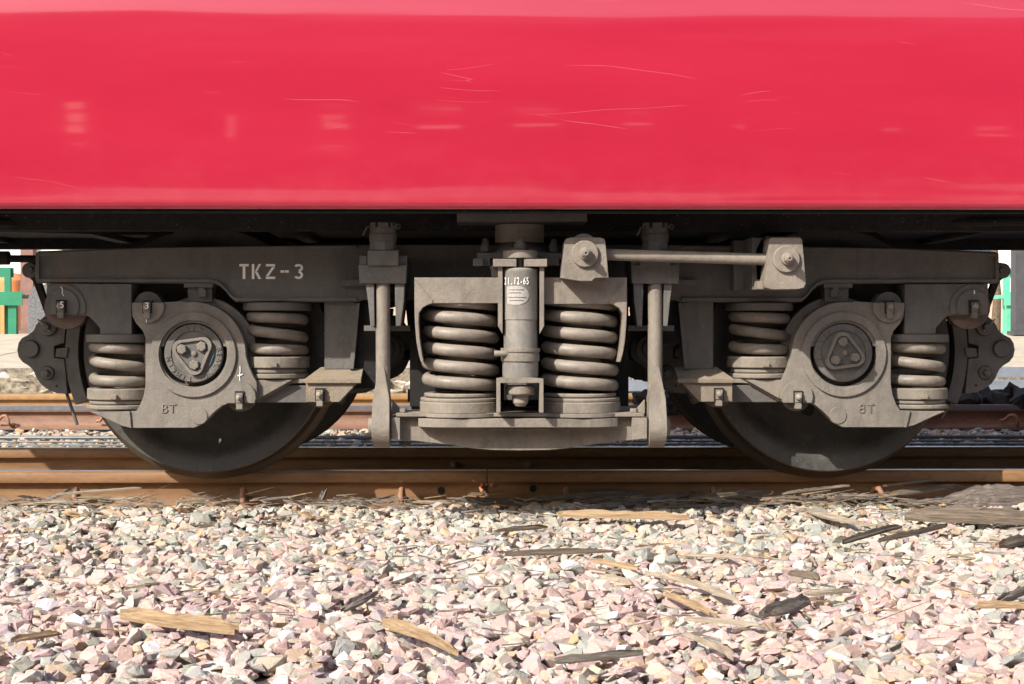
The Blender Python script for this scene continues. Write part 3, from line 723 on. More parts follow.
# plaque: a curved plate on the damper, rounded to the right
mb = MB(); vs = []; fs = []; r_ = .0572
nx, nz = 12, 12
def plq(u, v):
    # u along arc -1..1, v up
    px_ = 507+22.5*u; hh = math.sqrt(max(0, 1-max(0, (u-.35)/.65)**2))*10*(1-.12*(1-u)**2)
    py_ = 295.5-v*hh; return px_, py_
for i in range(nx+1):
    for j in range(nz+1):
        a_, b3 = plq(i/nx, -1+2*j/nz); x = at(a_, 295, YD-.05).x-xd; x = max(-.056, min(.056, x))
        vs.append((xd+x, YD-math.sqrt(max(0, r_*r_-x*x)), zd(b3)))
for i in range(nx):
    for j in range(nz): k0 = i*(nz+1)+j; fs.append((k0, k0+1, k0+nz+2, k0+nz+1))
mb.add(vs, fs); part('maker_plaque', mb, M['plaque'], dm)
mb = MB()
for k_, (x0, x1, py) in enumerate(((509, 524, 290), (509, 521, 293), (509, 526, 297.5), (510, 523, 300.5))):
    pts = []
    for u in np.linspace(0, 1, 6):
        x = at(x0+(x1-x0)*u, py, YD-.05).x-xd; pts.append((xd+x, YD-math.sqrt(r_*r_-x*x)-.0004, zd(py)))
    mb.tube(pts, .0012, 4)
part('plaque_text_line', mb, M['frame'], dm)
for i, ch in enumerate('21.12-65'):
    px_ = 505.5+i*3.15; x = at(px_, 282, YD-.05).x-xd; a = math.asin(x/.0572)
    me = text_mesh(ch, .032, .0006); o = part('painted_digit', me, M['paint'], dm)
    o.matrix_basis = Matrix.Translation((xd+x, YD-math.sqrt(.0568**2-x*x)-.001, zd(281.6))) @ Matrix.Rotation(a, 4, 'Z') @ Matrix.Rotation(math.pi/2, 4, 'X') @ Matrix.Rotation(R(rnd.uniform(-5, 5)), 4, 'Z') @ Matrix.Diagonal((.55, 1, 1, 1))

# ---- centre pivot parts above the bolster
YV = -1.10
mb = MB(); mb.prism(pl([(457, 211), (457, 221.5), (587, 221.5), (587, 211)], YV-.1), YV-.1, YV+.3)
cp = part('body_bearer', mb, M['brake'], coach)
mb = MB(); xx = at(520, 230, YV).x; zv = lambda p: at(520, p, YV-.05).z
mb.lathe((xx, YV+.07, 0), [(zv(241.5), .081), (zv(223), .081)], 'z', 40); part('side_bearer', mb, M['dust'], coach)
mb = MB(); mb.lathe((xx, YV+.07, 0), [(zv(253), .108), (zv(251), .104), (zv(242), .066)], 'z', 40); part('bearer_cone', mb, M['frame'], coach)
mb = MB(); mb.prism(pl([(477, 252.8), (477, 258.5), (563, 258.5), (563, 252.8)], YV-.03), YV-.03, YV+.2); bp_ = part('bearer_plate', mb, M['frame'], coach)
for px in (485.5, 554):
    mb = MB(); c = at(px, 252, YV); q = at(px, 240, YV); 
    mb.lathe((c.x, YV, 0), [(c.z, .016), (c.z+.022, .016), (c.z+.022, .0135), (q.z-.008, .0135), (q.z-.008, .010), (q.z+.004, .010)], 'z', 6); part('bolt', mb, M['frame'], bp_)
    mb = MB(); c = at(px+(-8 if px < 500 else 8)*0+(-2), 262.5, YV); mb.box(c.x-.022, c.x+.022, YV-.03, YV+.03, c.z-.012, c.z+.012); part('nut', mb, M['frame'], bp_)
mb = MB(); mb.prism(pl([(473, 258.5), (473, 266), (483, 266), (483, 258.5)], YV-.05), YV-.05, YV); part('clip_block', mb, M['frame'], bp_)

# ---- traction rod
YR = -1.235
def bushing(px, py, Y, parent):
    c = at(px, py, Y); s_ = (Y-CAMY)/F
    m_ = MB(); m_.lathe((c.x, Y, c.z), [(.01, 13.6*s_), (-.010, 13.6*s_), (-.013, 12.8*s_)], 'y', 40); part('washer', m_, M['dust'], parent)
    m_ = MB(); m_.lathe((c.x, Y, c.z), [(-.01, 6.2*s_), (-.030, 6.2*s_), (-.033, 5.2*s_)], 'y', 24); m_.lathe((c.x, Y, c.z), [(-.03, 4.6*s_), (-.052, 4.6*s_), (-.054, 4*s_)], 'y', 6, .5)
    m_.lathe((c.x, Y, c.z), [(-.05, 3.0*s_), (-.066, 2.8*s_), (-.067, 1.2*s_), (-.060, .8*s_)], 'y', 14); part('nut', m_, M['dust'], parent)
YT = -1.285
mb = MB(); o = [(561, 278), (562.5, 262), (564.5, 242), (566, 239), (570, 237.6), (600, 237.6), (604, 239), (605.3, 242), (608.5, 277.5), (595, 278), (592, 281), (580, 281)]
mb.prism(pl(o, YT), YT, YT+.12); lb = part('rod_bracket', mb, M['dust'], coach); near.append(lb)
bushing(584.8, 254, YT, lb)
mb = MB(); c = at(583, 239, YT+.06); mb.lathe((c.x, YT+.065, c.z-.03), [(-.04, .045), (.05, .045)], 'y', 24); part('bracket_crown', mb, M['dust'], lb)
mb = MB(); o = [(769, 240), (771, 237.8), (800, 237.8), (802, 240), (804, 262), (805.8, 283), (804, 287.5), (798, 289), (772, 289.5), (765.5, 287.5), (764.5, 283), (767.3, 262)]
mb.prism(pl(o, YT), YT, YT+.095); rb = part('rod_bracket', mb, M['dust'], coach); near.append(rb)
bushing(785.8, 259.3, YT, rb)
mb = MB(); mb.prism(pl([(752, 237.5), (752, 289.5), (766, 289.5), (766, 281), (757, 279), (756, 250), (762, 238)], -1.17), -1.17, -.93); mb.prism(pl([(735, 240), (735, 290), (752, 290), (752, 240)], -1.03), -1.0, -.93)
mb.prism(pl([(766, 236.5), (800, 236.5), (800, 290), (766, 290)], -1.17), -1.17, -.93); part('bracket_arm', mb, M['frame'], rb)
mb = MB(); mb.prism(pl([(757, 281), (757, 289.2), (768, 289.2), (768, 281)], -1.23), -1.235, -1.12); part('bracket_toe', mb, M['dust'], rb)
mb = MB()
p0, p1 = at(604, 254.5, YR), at(775, 259.8, YR); d = (p1-p0)
mb.tube([p0, p0+d*.5, p0+d*.90, p1], [.0185, .0185, .0185, .021], 20)
tr = part('traction_rod', mb, M['dust'], coach); near.append(tr)

# ---- the far side of the bogie: the same castings turned round
for o in list(near):
    if o.name.split('.')[0] in ('side_frame', 'pedestal', 'frame_leg', 'foot_bracket', 'axle_box', 'bearing_cover', 'coil_spring', 'brake_head', 'bolster', 'spring_plank', 'swing_hanger', 'damper', 'control_arm'):
        c = o.copy(); C.objects.link(c); c.parent = coach; c.matrix_basis = RZ @ o.matrix_basis
        for ch in kids(o):
            if any(k_ in ch.name for k_ in ('chalk', 'slot', 'split', 'digit', 'line', 'letter')): continue
            g = ch.copy(); C.objects.link(g); g.parent = c

# ================================================================== TRACK
def rail_bm(x0, x1):
    H = [(-.0635, -.150), (.0635, -.150), (.0635, -.140), (.02, -.126), (.0095, -.112), (.0085, -.060), (.014, -.047), (.0335, -.040), (.035, -.034), (.035, -.010), (.031, -.0025), (.022, 0), (-.022, 0), (-.031, -.0025), (-.035, -.010), (-.035, -.034), (-.0335, -.040), (-.014, -.047), (-.0085, -.060), (-.0095, -.112), (-.02, -.126), (-.0635, -.140)]
    n_ = len(H); mb = MB(); N_ = 2
    xs = [x0, x1]
    mb.add([(x, y, z) for x in xs for y, z in H], [tuple(range(n_)), tuple(range(2*n_-1, n_-1, -1))]+[(i, (i+1) % n_, n_+(i+1) % n_, n_+i) for i in range(n_)])
    return mb
def rail(x0, x1, Y, label, mat, z=0., clips=()):
    o = part('rail', rail_bm(0, x1-x0), mat, ang=50); o.location = (x0, Y, z)
    tag(o, label, 'rail')
    m_ = MB(); m_.box(0.001, x1-x0-.001, -.021, .021, -.0005, .0012); part('running_surface', m_, M['top'], o)
    return o
GY = .5335+.035
xj = at(487, 478, -.6).x
near_a = rail(-14, xj-.002, -GY, 'nearest rusty brown rail in front of the left wheel, ending at the joint', M['rail'], -.010)
near_b = rail(xj+.002, 16, -GY, 'nearest rusty brown rail under the right wheel, starting at the joint', M['rail'], -.010)
far_ = rail(-14, 16, GY, 'rusty rail behind the nearest one, under the coach far wheels', M['rail'], -.016)
# joint lump, bolt holes
m_ = MB()
for k_ in range(7):
    c = at(486+rnd.uniform(-6, 6), 485+rnd.uniform(-1, 10), -.6); rr_ = rnd.uniform(.006, .012)
    m_.lathe((c.x, -.583, c.z), [(-rr_, .003), (-rr_*.5, rr_), (rr_, rr_)], 'y', 7, rnd.random())
o = part('joint_lump', m_, flat('bright_rust', (.40, .19, .09), .9, .3, 60, .6), near_b); o.matrix_parent_inverse = Matrix.Translation((-(xj+.002), GY, .010))
for px, py in ((441, 490.5), (533, 488.5)):
    c = at(px, py, -.58); m_ = MB(); m_.lathe((c.x, -GY-.009, c.z), [(.004, .0135), (-.0035, .0135), (-.0038, .011)], 'y', 18)
    o = part('bolt_hole', m_, M['hole'], near_a if px < 487 else near_b); x0_ = -14 if px < 487 else xj+.002; o.matrix_parent_inverse = Matrix.Translation((-x0_, GY, .010))
for px in (453, 528):
    c = at(px, 465, GY-.04); m_ = MB(); m_.lathe((c.x, GY-.012, c.z), [(.004, .013), (-.022, .012), (-.024, .008)], 'y', 6)
    o = part('rail_bolt', m_, M['bolt'], far_); o.matrix_parent_inverse = Matrix.Translation((14, -GY, .016))
# second track
Y2 = 3.62
M['worn'] = flat('worn_blue_steel', (.16, .17, .19), .4, .2, 30, .1, .4)
t2 = rail(-30, 30, Y2, 'nearer pinkish rusty rail of the second track', M['rail_far'], .012)
m_ = MB(); m_.box(0, 60, -.0365, -.030, -.030, -.004); part('worn_edge', m_, M['worn'], t2)
t3 = rail(-30, 30, Y2+1.14, 'farther golden rusty rail of the second track', flat('golden_rail', (.28, .155, .06), .7, .2, 20, .2), .034)
# elastic clips (pigtail of round bar), parts of their rail
CLIP = flat('clip_rust', (.27, .13, .075), .75, .25, 60, .3)
def clip_mesh(s=1):
    pts = [(0, .03, .0), (0, .005, .004), (0, -.02, .030), (.0, -.045, .034), (.0, -.062, .016), (.004, -.066, -.012), (.03, -.062, -.026), (.055, -.05, -.028), (.07, -.03, -.02)]
    P = [Vector(p)*s for p in pts]; Q = []
    for i in range(len(P)-1):
        for u in (0, .5): Q.append(P[i].lerp(P[i+1], u))
    Q.append(P[-1]); return MB().tube(Q, .0085*s, 8).mesh('rail_clip', ang=70)
cm = clip_mesh()
for px, py in ((77, 492), (245, 494), (403, 493), (565, 492), (712, 492), (872, 491)):
    c = at(px, py, -GY-.05); own = near_a if px < 487 else near_b
    o = part('rail_clip', cm, CLIP, own); o.location = (c.x-own.location.x, -.040+.0, -.098); o.rotation_euler = (0, 0, R(rnd.uniform(-12, 12)) + (R(25) if px > 800 else 0)); o.scale = (1.15,)*3
    tag(o, kind=None)
cm2 = clip_mesh()
for k_ in range(-12, 12):
    x = at(101, 420, Y2-.05).x+.63*k_; o = part('rail_clip', cm2, CLIP, t2); o.location = (x+30, -.06, -.098); o.rotation_euler = (0, 0, R(65)); o.scale = (1.1,)*3
# sleepers under both tracks
WOOD = None
def wood_mat(name, c0, c1, c2, stretch=(1, 1, 1), bump=.8):
    m, n, b = newmat(name)
    tc = N(n, 'ShaderNodeTexCoord')
    f = noise_n(n, 14, 6, .65, vec=tc.outputs['Object'], stretch=(.55, 11, 11))
    c = ramp(n, f, [(.3, c0), (.5, c1), (.72, c2)])
    n.links.new(c, b.inputs['Base Color']); b.inputs['Roughness'].default_value = .85
    bumpto(n, b, noise_n(n, 22, 5, .7, vec=tc.outputs['Object'], stretch=(.4, 9, 9)), bump, .006); return m
W_grey = wood_mat('weathered_wood', (.07, .058, .045), (.17, .145, .12), (.30, .26, .21))
W_dark = wood_mat('dark_wood', (.045, .034, .025), (.11, .083, .060), (.21, .16, .12))
W_tan = wood_mat('fresh_wood', (.16, .095, .05), (.28, .19, .105), (.38, .28, .175))
W_pale = wood_mat('pale_wood', (.15, .115, .08), (.27, .22, .165), (.40, .34, .265))
xs0 = at(77, 500, -.65).x
SLM = bpy.data.meshes.new('sleeper')
b_ = MB(); b_.prism([(-.125, -.15), (.125, -.15), (.125, 0), (-.125, 0)], -1.0, 1.0); SLM = b_.mesh('sleeper')
for k_ in range(-5, 14):
    o = part('sleeper', SLM, W_dark); o.location = (xs0+.574*k_, 0, -.152)
    n_th = k_+6
    tag(o, 'old wooden sleeper buried in ballast under the coach track', 'sleeper', 'wooden sleepers under the coach track')
for k_ in range(-10, 12):
    o = part('sleeper', SLM, W_grey); o.location = (at(101, 420, Y2).x+.63*k_, Y2+.57, -.152)
    tag(o, 'weathered sleeper under the second track behind the coach', 'sleeper', 'sleepers under the second track')
# signal rods beside the second track
RODM = flat('galvanised_rod', (.13, .14, .135), .5, .2, 30, .1, .4)
for py, r_, nm, lab in ((437.5, .011, 'signal_rod', 'thick grey signal rod lying on gravel below the second track'), (441.5, .005, 'signal_wire', 'thin upper grey wire strung just above the gravel between the tracks'), (444.8, .005, 'signal_wire', 'thin lower grey wire between the tracks, nearest the coach')):
    Yr = {437.5: 2.62, 441.5: 2.32, 444.8: 2.08}[py]
    c = at(512, py, Yr); m_ = MB(); m_.tube([(x, 0, rnd.uniform(-.002, .002)) for x in np.linspace(-16, 16, 40)], r_, 8)
    o = part(nm, m_, RODM); o.location = (0, Yr, c.z); tag(o, lab, 'rod' if 'rod' in nm else 'wire')

# ================================================================== GROUND AND BALLAST
def gz(x, y):
    """ballast surface height"""
    z_ = -.145
    if y < -.55: z_ = -.150+.026*math.exp(-((y+.80)/.25)**2)+(.022*noise.noise(Vector((x*3.1, 7, 1)))+.016*noise.noise(Vector((x*9, 2, 1))))*math.exp(-((y+.70)/.12)**2)-.012*max(0, -y-1.6)
    if -.5 < y < .5: z_ = -.165
    z_ += .012*noise.noise(Vector((x*1.3, y*1.6, 0)))+.008*noise.noise(Vector((x*4, y*4, 3)))
    return z_
def stone_ground():
    m, n, b = newmat('ballast_ground')
    v = N(n, 'ShaderNodeTexVoronoi'); v.inputs['Scale'].default_value = 24; n.links.new(pos(n), v.inputs['Vector'])
    sp = N(n, 'ShaderNodeSeparateColor'); n.links.new(v.outputs['Color'], sp.inputs[0])
    c = ramp(n, sp.outputs[0], [(0, (.26, .21, .17)), (.3, (.42, .34, .28)), (.6, (.50, .36, .31)), (.85, (.52, .48, .40)), (1, (.62, .58, .54))])
    n.links.new(c, b.inputs['Base Color']); b.inputs['Roughness'].default_value = .95
    bumpto(n, b, v.outputs['Distance'], 1., .03); return m
GM = stone_ground()
# grid fine near the track, coarse outwards to the horizon
gx = sorted(set([-400, -120, -40, -15]+list(np.linspace(-6, 6, 61))+[15, 40, 120, 400]))
gy = sorted(set([-400, -100, -30, -12, -7]+list(np.linspace(-5.5, 6, 70))+[7]))
vs = []; 
for y in gy:
    for x in gx: vs.append((x, y, gz(x, y)-.028 if abs(x) <= 6 and -5.6 < y < 6.1 else -.17))
nxg = len(gx); fs = [(j*nxg+i, j*nxg+i+1, (j+1)*nxg+i+1, (j+1)*nxg+i) for j in range(len(gy)-1) for i in range(nxg-1)]
mb = MB(); mb.add(vs, fs); ground = part('ballast_bed', mb, GM, ang=80); tag(ground, 'pinkish and cream crushed stone ballast around the tracks', kind='structure')

# stone shapes: hulls of a few random points, broken faces kept flat
def hull_proto(seed, npt=10, fine=True):
    r_ = random.Random(seed); bm = bmesh.new()
    ax = (1, r_.uniform(.60, .95), r_.uniform(.42, .72))
    sk = r_.uniform(-.22, .22); tw = r_.uniform(-.2, .2)
    for _ in range(npt):
        v = Vector((r_.uniform(-1, 1), r_.uniform(-1, 1), r_.uniform(-1, 1)))
        v /= max(abs(v.x), abs(v.y), abs(v.z)); v = v*.36+v.normalized()*.64
        v *= r_.uniform(.90, 1.05)
        bm.verts.new((v.x*ax[0]+sk*v.z, v.y*ax[1]+tw*v.x, v.z*ax[2]))
    res = bmesh.ops.convex_hull(bm, input=bm.verts)
    bmesh.ops.delete(bm, geom=[g for g in res['geom_interior'] if isinstance(g, bmesh.types.BMVert)], context='VERTS')
    bmesh.ops.triangulate(bm, faces=bm.faces); bmesh.ops.subdivide_edges(bm, edges=bm.edges, cuts=1, use_grid_fill=True) if fine else None
    if fine:
        bmesh.ops.triangulate(bm, faces=bm.faces)
        for v in bm.verts: v.co += Vector((r_.gauss(0, 1), r_.gauss(0, 1), r_.gauss(0, 1)))*.040
    bmesh.ops.recalc_face_normals(bm, faces=bm.faces)
    bm.verts.index_update(); V = np.array([v.co[:] for v in bm.verts]); Fc = np.array([[v.index for v in f.verts] for f in bm.faces])
    bm.free(); return V, Fc
protos = [hull_proto(100+i, 12+i % 4, False) for i in range(34)]
PAL = {'pink': (.51, .385, .335), 'rose': (.43, .30, .265), 'cream': (.49, .435, .36), 'grey': (.32, .315, .275), 'green': (.35, .35, .28), 'white': (.64, .61, .57), 'orange': (.48, .31, .17), 'lilac': (.37, .30, .295), 'buff': (.45, .36, .27), 'tan': (.44, .32, .215)}
def stone_col(r_, y):
    nearf = min(1, max(0, (-y-1.0)/1.6))     # the pink stone lies towards us, the greener stone by the rail
    rl = min(1, max(0, (y+1.0)/.3)); wts = [('pink', .10+.36*nearf), ('rose', .04+.20*nearf), ('cream', .24-.10*nearf), ('grey', .20-.10*nearf), ('green', .24-.17*nearf), ('white', .04+.03*nearf), ('orange', .03+.10*rl), ('lilac', .03+.06*nearf), ('buff', .20-.06*nearf+.15*rl), ('tan', .07+.2*rl)]
    t_ = r_.random()*sum(w_ for _, w_ in wts)
    for k_, w_ in wts:
        t_ -= w_
        if t_ <= 0: break
    j = r_.uniform(.84, 1.12); c = PAL[k_]; return tuple(min(.8, c[i]*j*(.93, .925, .95)[i]*r_.uniform(.96, 1.04)) for i in range(3))
m, n, b = newmat('crushed_stone')
at_ = N(n, 'ShaderNodeAttribute', attribute_name='stone_colour')
oi = N(n, 'ShaderNodeObjectInfo')
c = mix(n, at_.outputs['Color'], (.36, .30, .25), mrange(n, noise_n(n, 70, 5, .7), .50, .74, 0, .5))
c = mix(n, c, (.68, .64, .60), mrange(n, noise_n(n, 190, 3, .6), .60, .75, 0, .5))
n.links.new(c, b.inputs['Base Color']); b.inputs['Roughness'].default_value = .9
bumpto(n, b, noise_n(n, 150, 5, .7), .9, .004, 0)
STONE = m
def rotm(r_):
    return np.array(Matrix.Rotation(r_.uniform(0, 6.28), 3, 'Z') @ Matrix.Rotation(r_.gauss(0, .33), 3, 'X') @ Matrix.Rotation(r_.gauss(0, .33), 3, 'Y'))
def stone_field(name, spots, label):
    VV = []; FF = []; CC = []; off = 0
    for (x, y, z_, s_, c_) in spots:
        V, Fc = protos[rnd.randrange(len(protos))]
        P = (V*s_) @ rotm(rnd).T + np.array((x, y, z_))
        VV.append(P); FF.append(Fc+off); off += len(P); CC.append(np.tile(np.array((*c_, 1.0)), (len(Fc)*3, 1)))
    V = np.concatenate(VV); Fc = np.concatenate(FF); Cc = np.concatenate(CC)
    me = bpy.data.meshes.new(name); me.vertices.add(len(V)); me.vertices.foreach_set('co', V.ravel())
    me.loops.add(len(Fc)*3); me.loops.foreach_set('vertex_index', Fc.ravel().astype(np.int32))
    me.polygons.add(len(Fc)); me.polygons.foreach_set('loop_start', np.arange(0, len(Fc)*3, 3, dtype=np.int32)); me.polygons.foreach_set('loop_total', np.full(len(Fc), 3, dtype=np.int32))
    a_ = me.color_attributes.new('stone_colour', 'FLOAT_COLOR', 'CORNER'); a_.data.foreach_set('color', Cc.ravel())
    me.polygons.foreach_set('use_smooth', [False]*len(me.polygons)); me.update(calc_edges=True); me.materials.append(STONE)
    o = bpy.data.objects.new(name, me); C.objects.link(o); tag(o, label, kind='stuff'); return o
spots = []
def size_(r_): return min(.040, max(.011, r_.lognormvariate(math.log(.0215), .30)))
def half_w(y): return .45*(y-CAMY)+.75
y = -4.1
while y < -.66:
    hw = half_w(y); dens = 1750
    stp = .02; nn = int(2*hw*stp*dens)
    for _ in range(nn):
        x = rnd.uniform(-hw, hw); yy = y+rnd.uniform(0, stp)
        s_ = size_(rnd); spots.append((x, yy, gz(x, yy)+rnd.uniform(-.020, .006)-s_*.25, s_, stone_col(rnd, yy)))
    y += stp
stone_field('ballast_gravel', spots, 'pink, cream and grey crushed stone spread in front of the nearest rail')
spots = []
for (y0, y1, dens, dz) in ((-.49, .49, 700, 0), (.65, 3.5, 620, 0), (3.7, 4.6, 450, .01), (4.85, 5.8, 450, .01)):
    nn = int((y1-y0)*9*dens*.9)
    for _ in range(nn):
        x = rnd.uniform(-4.5, 4.5)*(1 if y0 < 3 else 1.15); yy = rnd.uniform(y0, y1); s_ = size_(rnd)*1.08
        c_ = stone_col(rnd, -.7); spots.append((x, yy, gz(x, yy)+rnd.uniform(-.02, .012)+dz-.006, s_, c_))
stone_field('ballast_gravel', spots, 'cream and grey crushed stone between and behind the rails')
# the largest stones, one by one, lying on the bed
big = []
tries = 0
bigmesh = {}
for k_ in range(24):
    V, Fc = hull_proto(500+k_, 15+k_ % 5)
    me = bpy.data.meshes.new('stone'); me.from_pydata(V.tolist(), [], Fc.tolist())
    a_ = me.color_attributes.new('stone_colour', 'FLOAT_COLOR', 'CORNER'); c_ = stone_col(rnd, -2.6)
    a_.data.foreach_set('color', np.tile(np.array((*c_, 1.0)), (len(Fc)*3, 1)).ravel()); me.update(); me.materials.append(STONE)
    bigmesh[k_] = me
while len(big) < 290 and tries < 20000:
    tries += 1
    yy = -3.35+2.5*rnd.random()**1.35; hw = .33*(yy-CAMY)+.1; x = rnd.uniform(-hw, hw)+CAMX
    s_ = rnd.uniform(.022, .036)*(1 if yy < -1.6 else .8)
    if any((x-a)**2+(yy-b2)**2 < (s_+c_)**2*1.1 for a, b2, c_ in big): continue
    big.append((x, yy, s_))
    o = bpy.data.objects.new('stone', bigmesh[rnd.randrange(24)]); C.objects.link(o); o.parent = ground
    o.location = (x, yy, gz(x, yy)+.004); o.scale = (s_, s_, s_*.78); o.rotation_euler = (rnd.gauss(0, .28), rnd.gauss(0, .28), rnd.uniform(0, 6.28))

# ---- splinters and broken wood
def splinter(p0, p1, wd, th, seed, jag=.3):
    """one riven piece: fibre ridges along its length, each fibre torn off at its own place"""
    r_ = random.Random(seed); p0 = Vector(p0); p1 = Vector(p1); L = (p1-p0).length; n_ = 12; m = 8
    bend = r_.uniform(-.05, .05)*L; wob = [r_.uniform(-.012, .012) for _ in range(n_)]
    s0 = [abs(r_.gauss(0, .10)) for _ in range(m)]; s1 = [1-abs(r_.gauss(0, .13)) for _ in range(m)]
    s0[r_.randrange(m)] = 0; s1[r_.randrange(m)] = 1
    rid = [r_.uniform(.35, 1)*(0.55 if j in (0, m-1) else 1) for j in range(m)]
    sk = r_.uniform(-.5, .5); top = []; bot = []
    for i in range(n_):
        u = i/(n_-1); tap = .62+.38*math.sin(math.pi*min(1, u*1.15+.1))
        for j in range(m):
            v = (j+.5)/m-.5
            x = L*(s0[j]+(s1[j]-s0[j])*u); y = wd*v*tap+bend*math.sin(3.14*u)+wob[i]*wd+sk*wd*v*(u-.5)
            z = th*rid[j]*(.75+.4*r_.random())*(.5+.5*min(1, 6*min(u, 1-u)+.2))
            top.append((x, y, z)); bot.append((x, y*.96, -th*.15))
    vs = top+bot; o = n_*m; fs = []
    for i in range(n_-1):
        for j in range(m-1):
            a = i*m+j; fs.append((a, a+1, a+m+1, a+m)); fs.append((o+a, o+a+m, o+a+m+1, o+a+1))
        a = i*m; fs.append((a, a+m, o+a+m, o+a)); a += m-1; fs.append((a, o+a, o+a+m, a+m))
    for j in range(m-1):
        fs.append((j, o+j, o+j+1, j+1)); a = (n_-1)*m+j; fs.append((a, a+1, o+a+1, o+a))
    m_ = MB(); m_.add(vs, fs); me = m_.mesh('wood_splinter', ang=25)
    d = p1-p0
    return me, p0, d.to_track_quat('X', 'Z').to_euler()
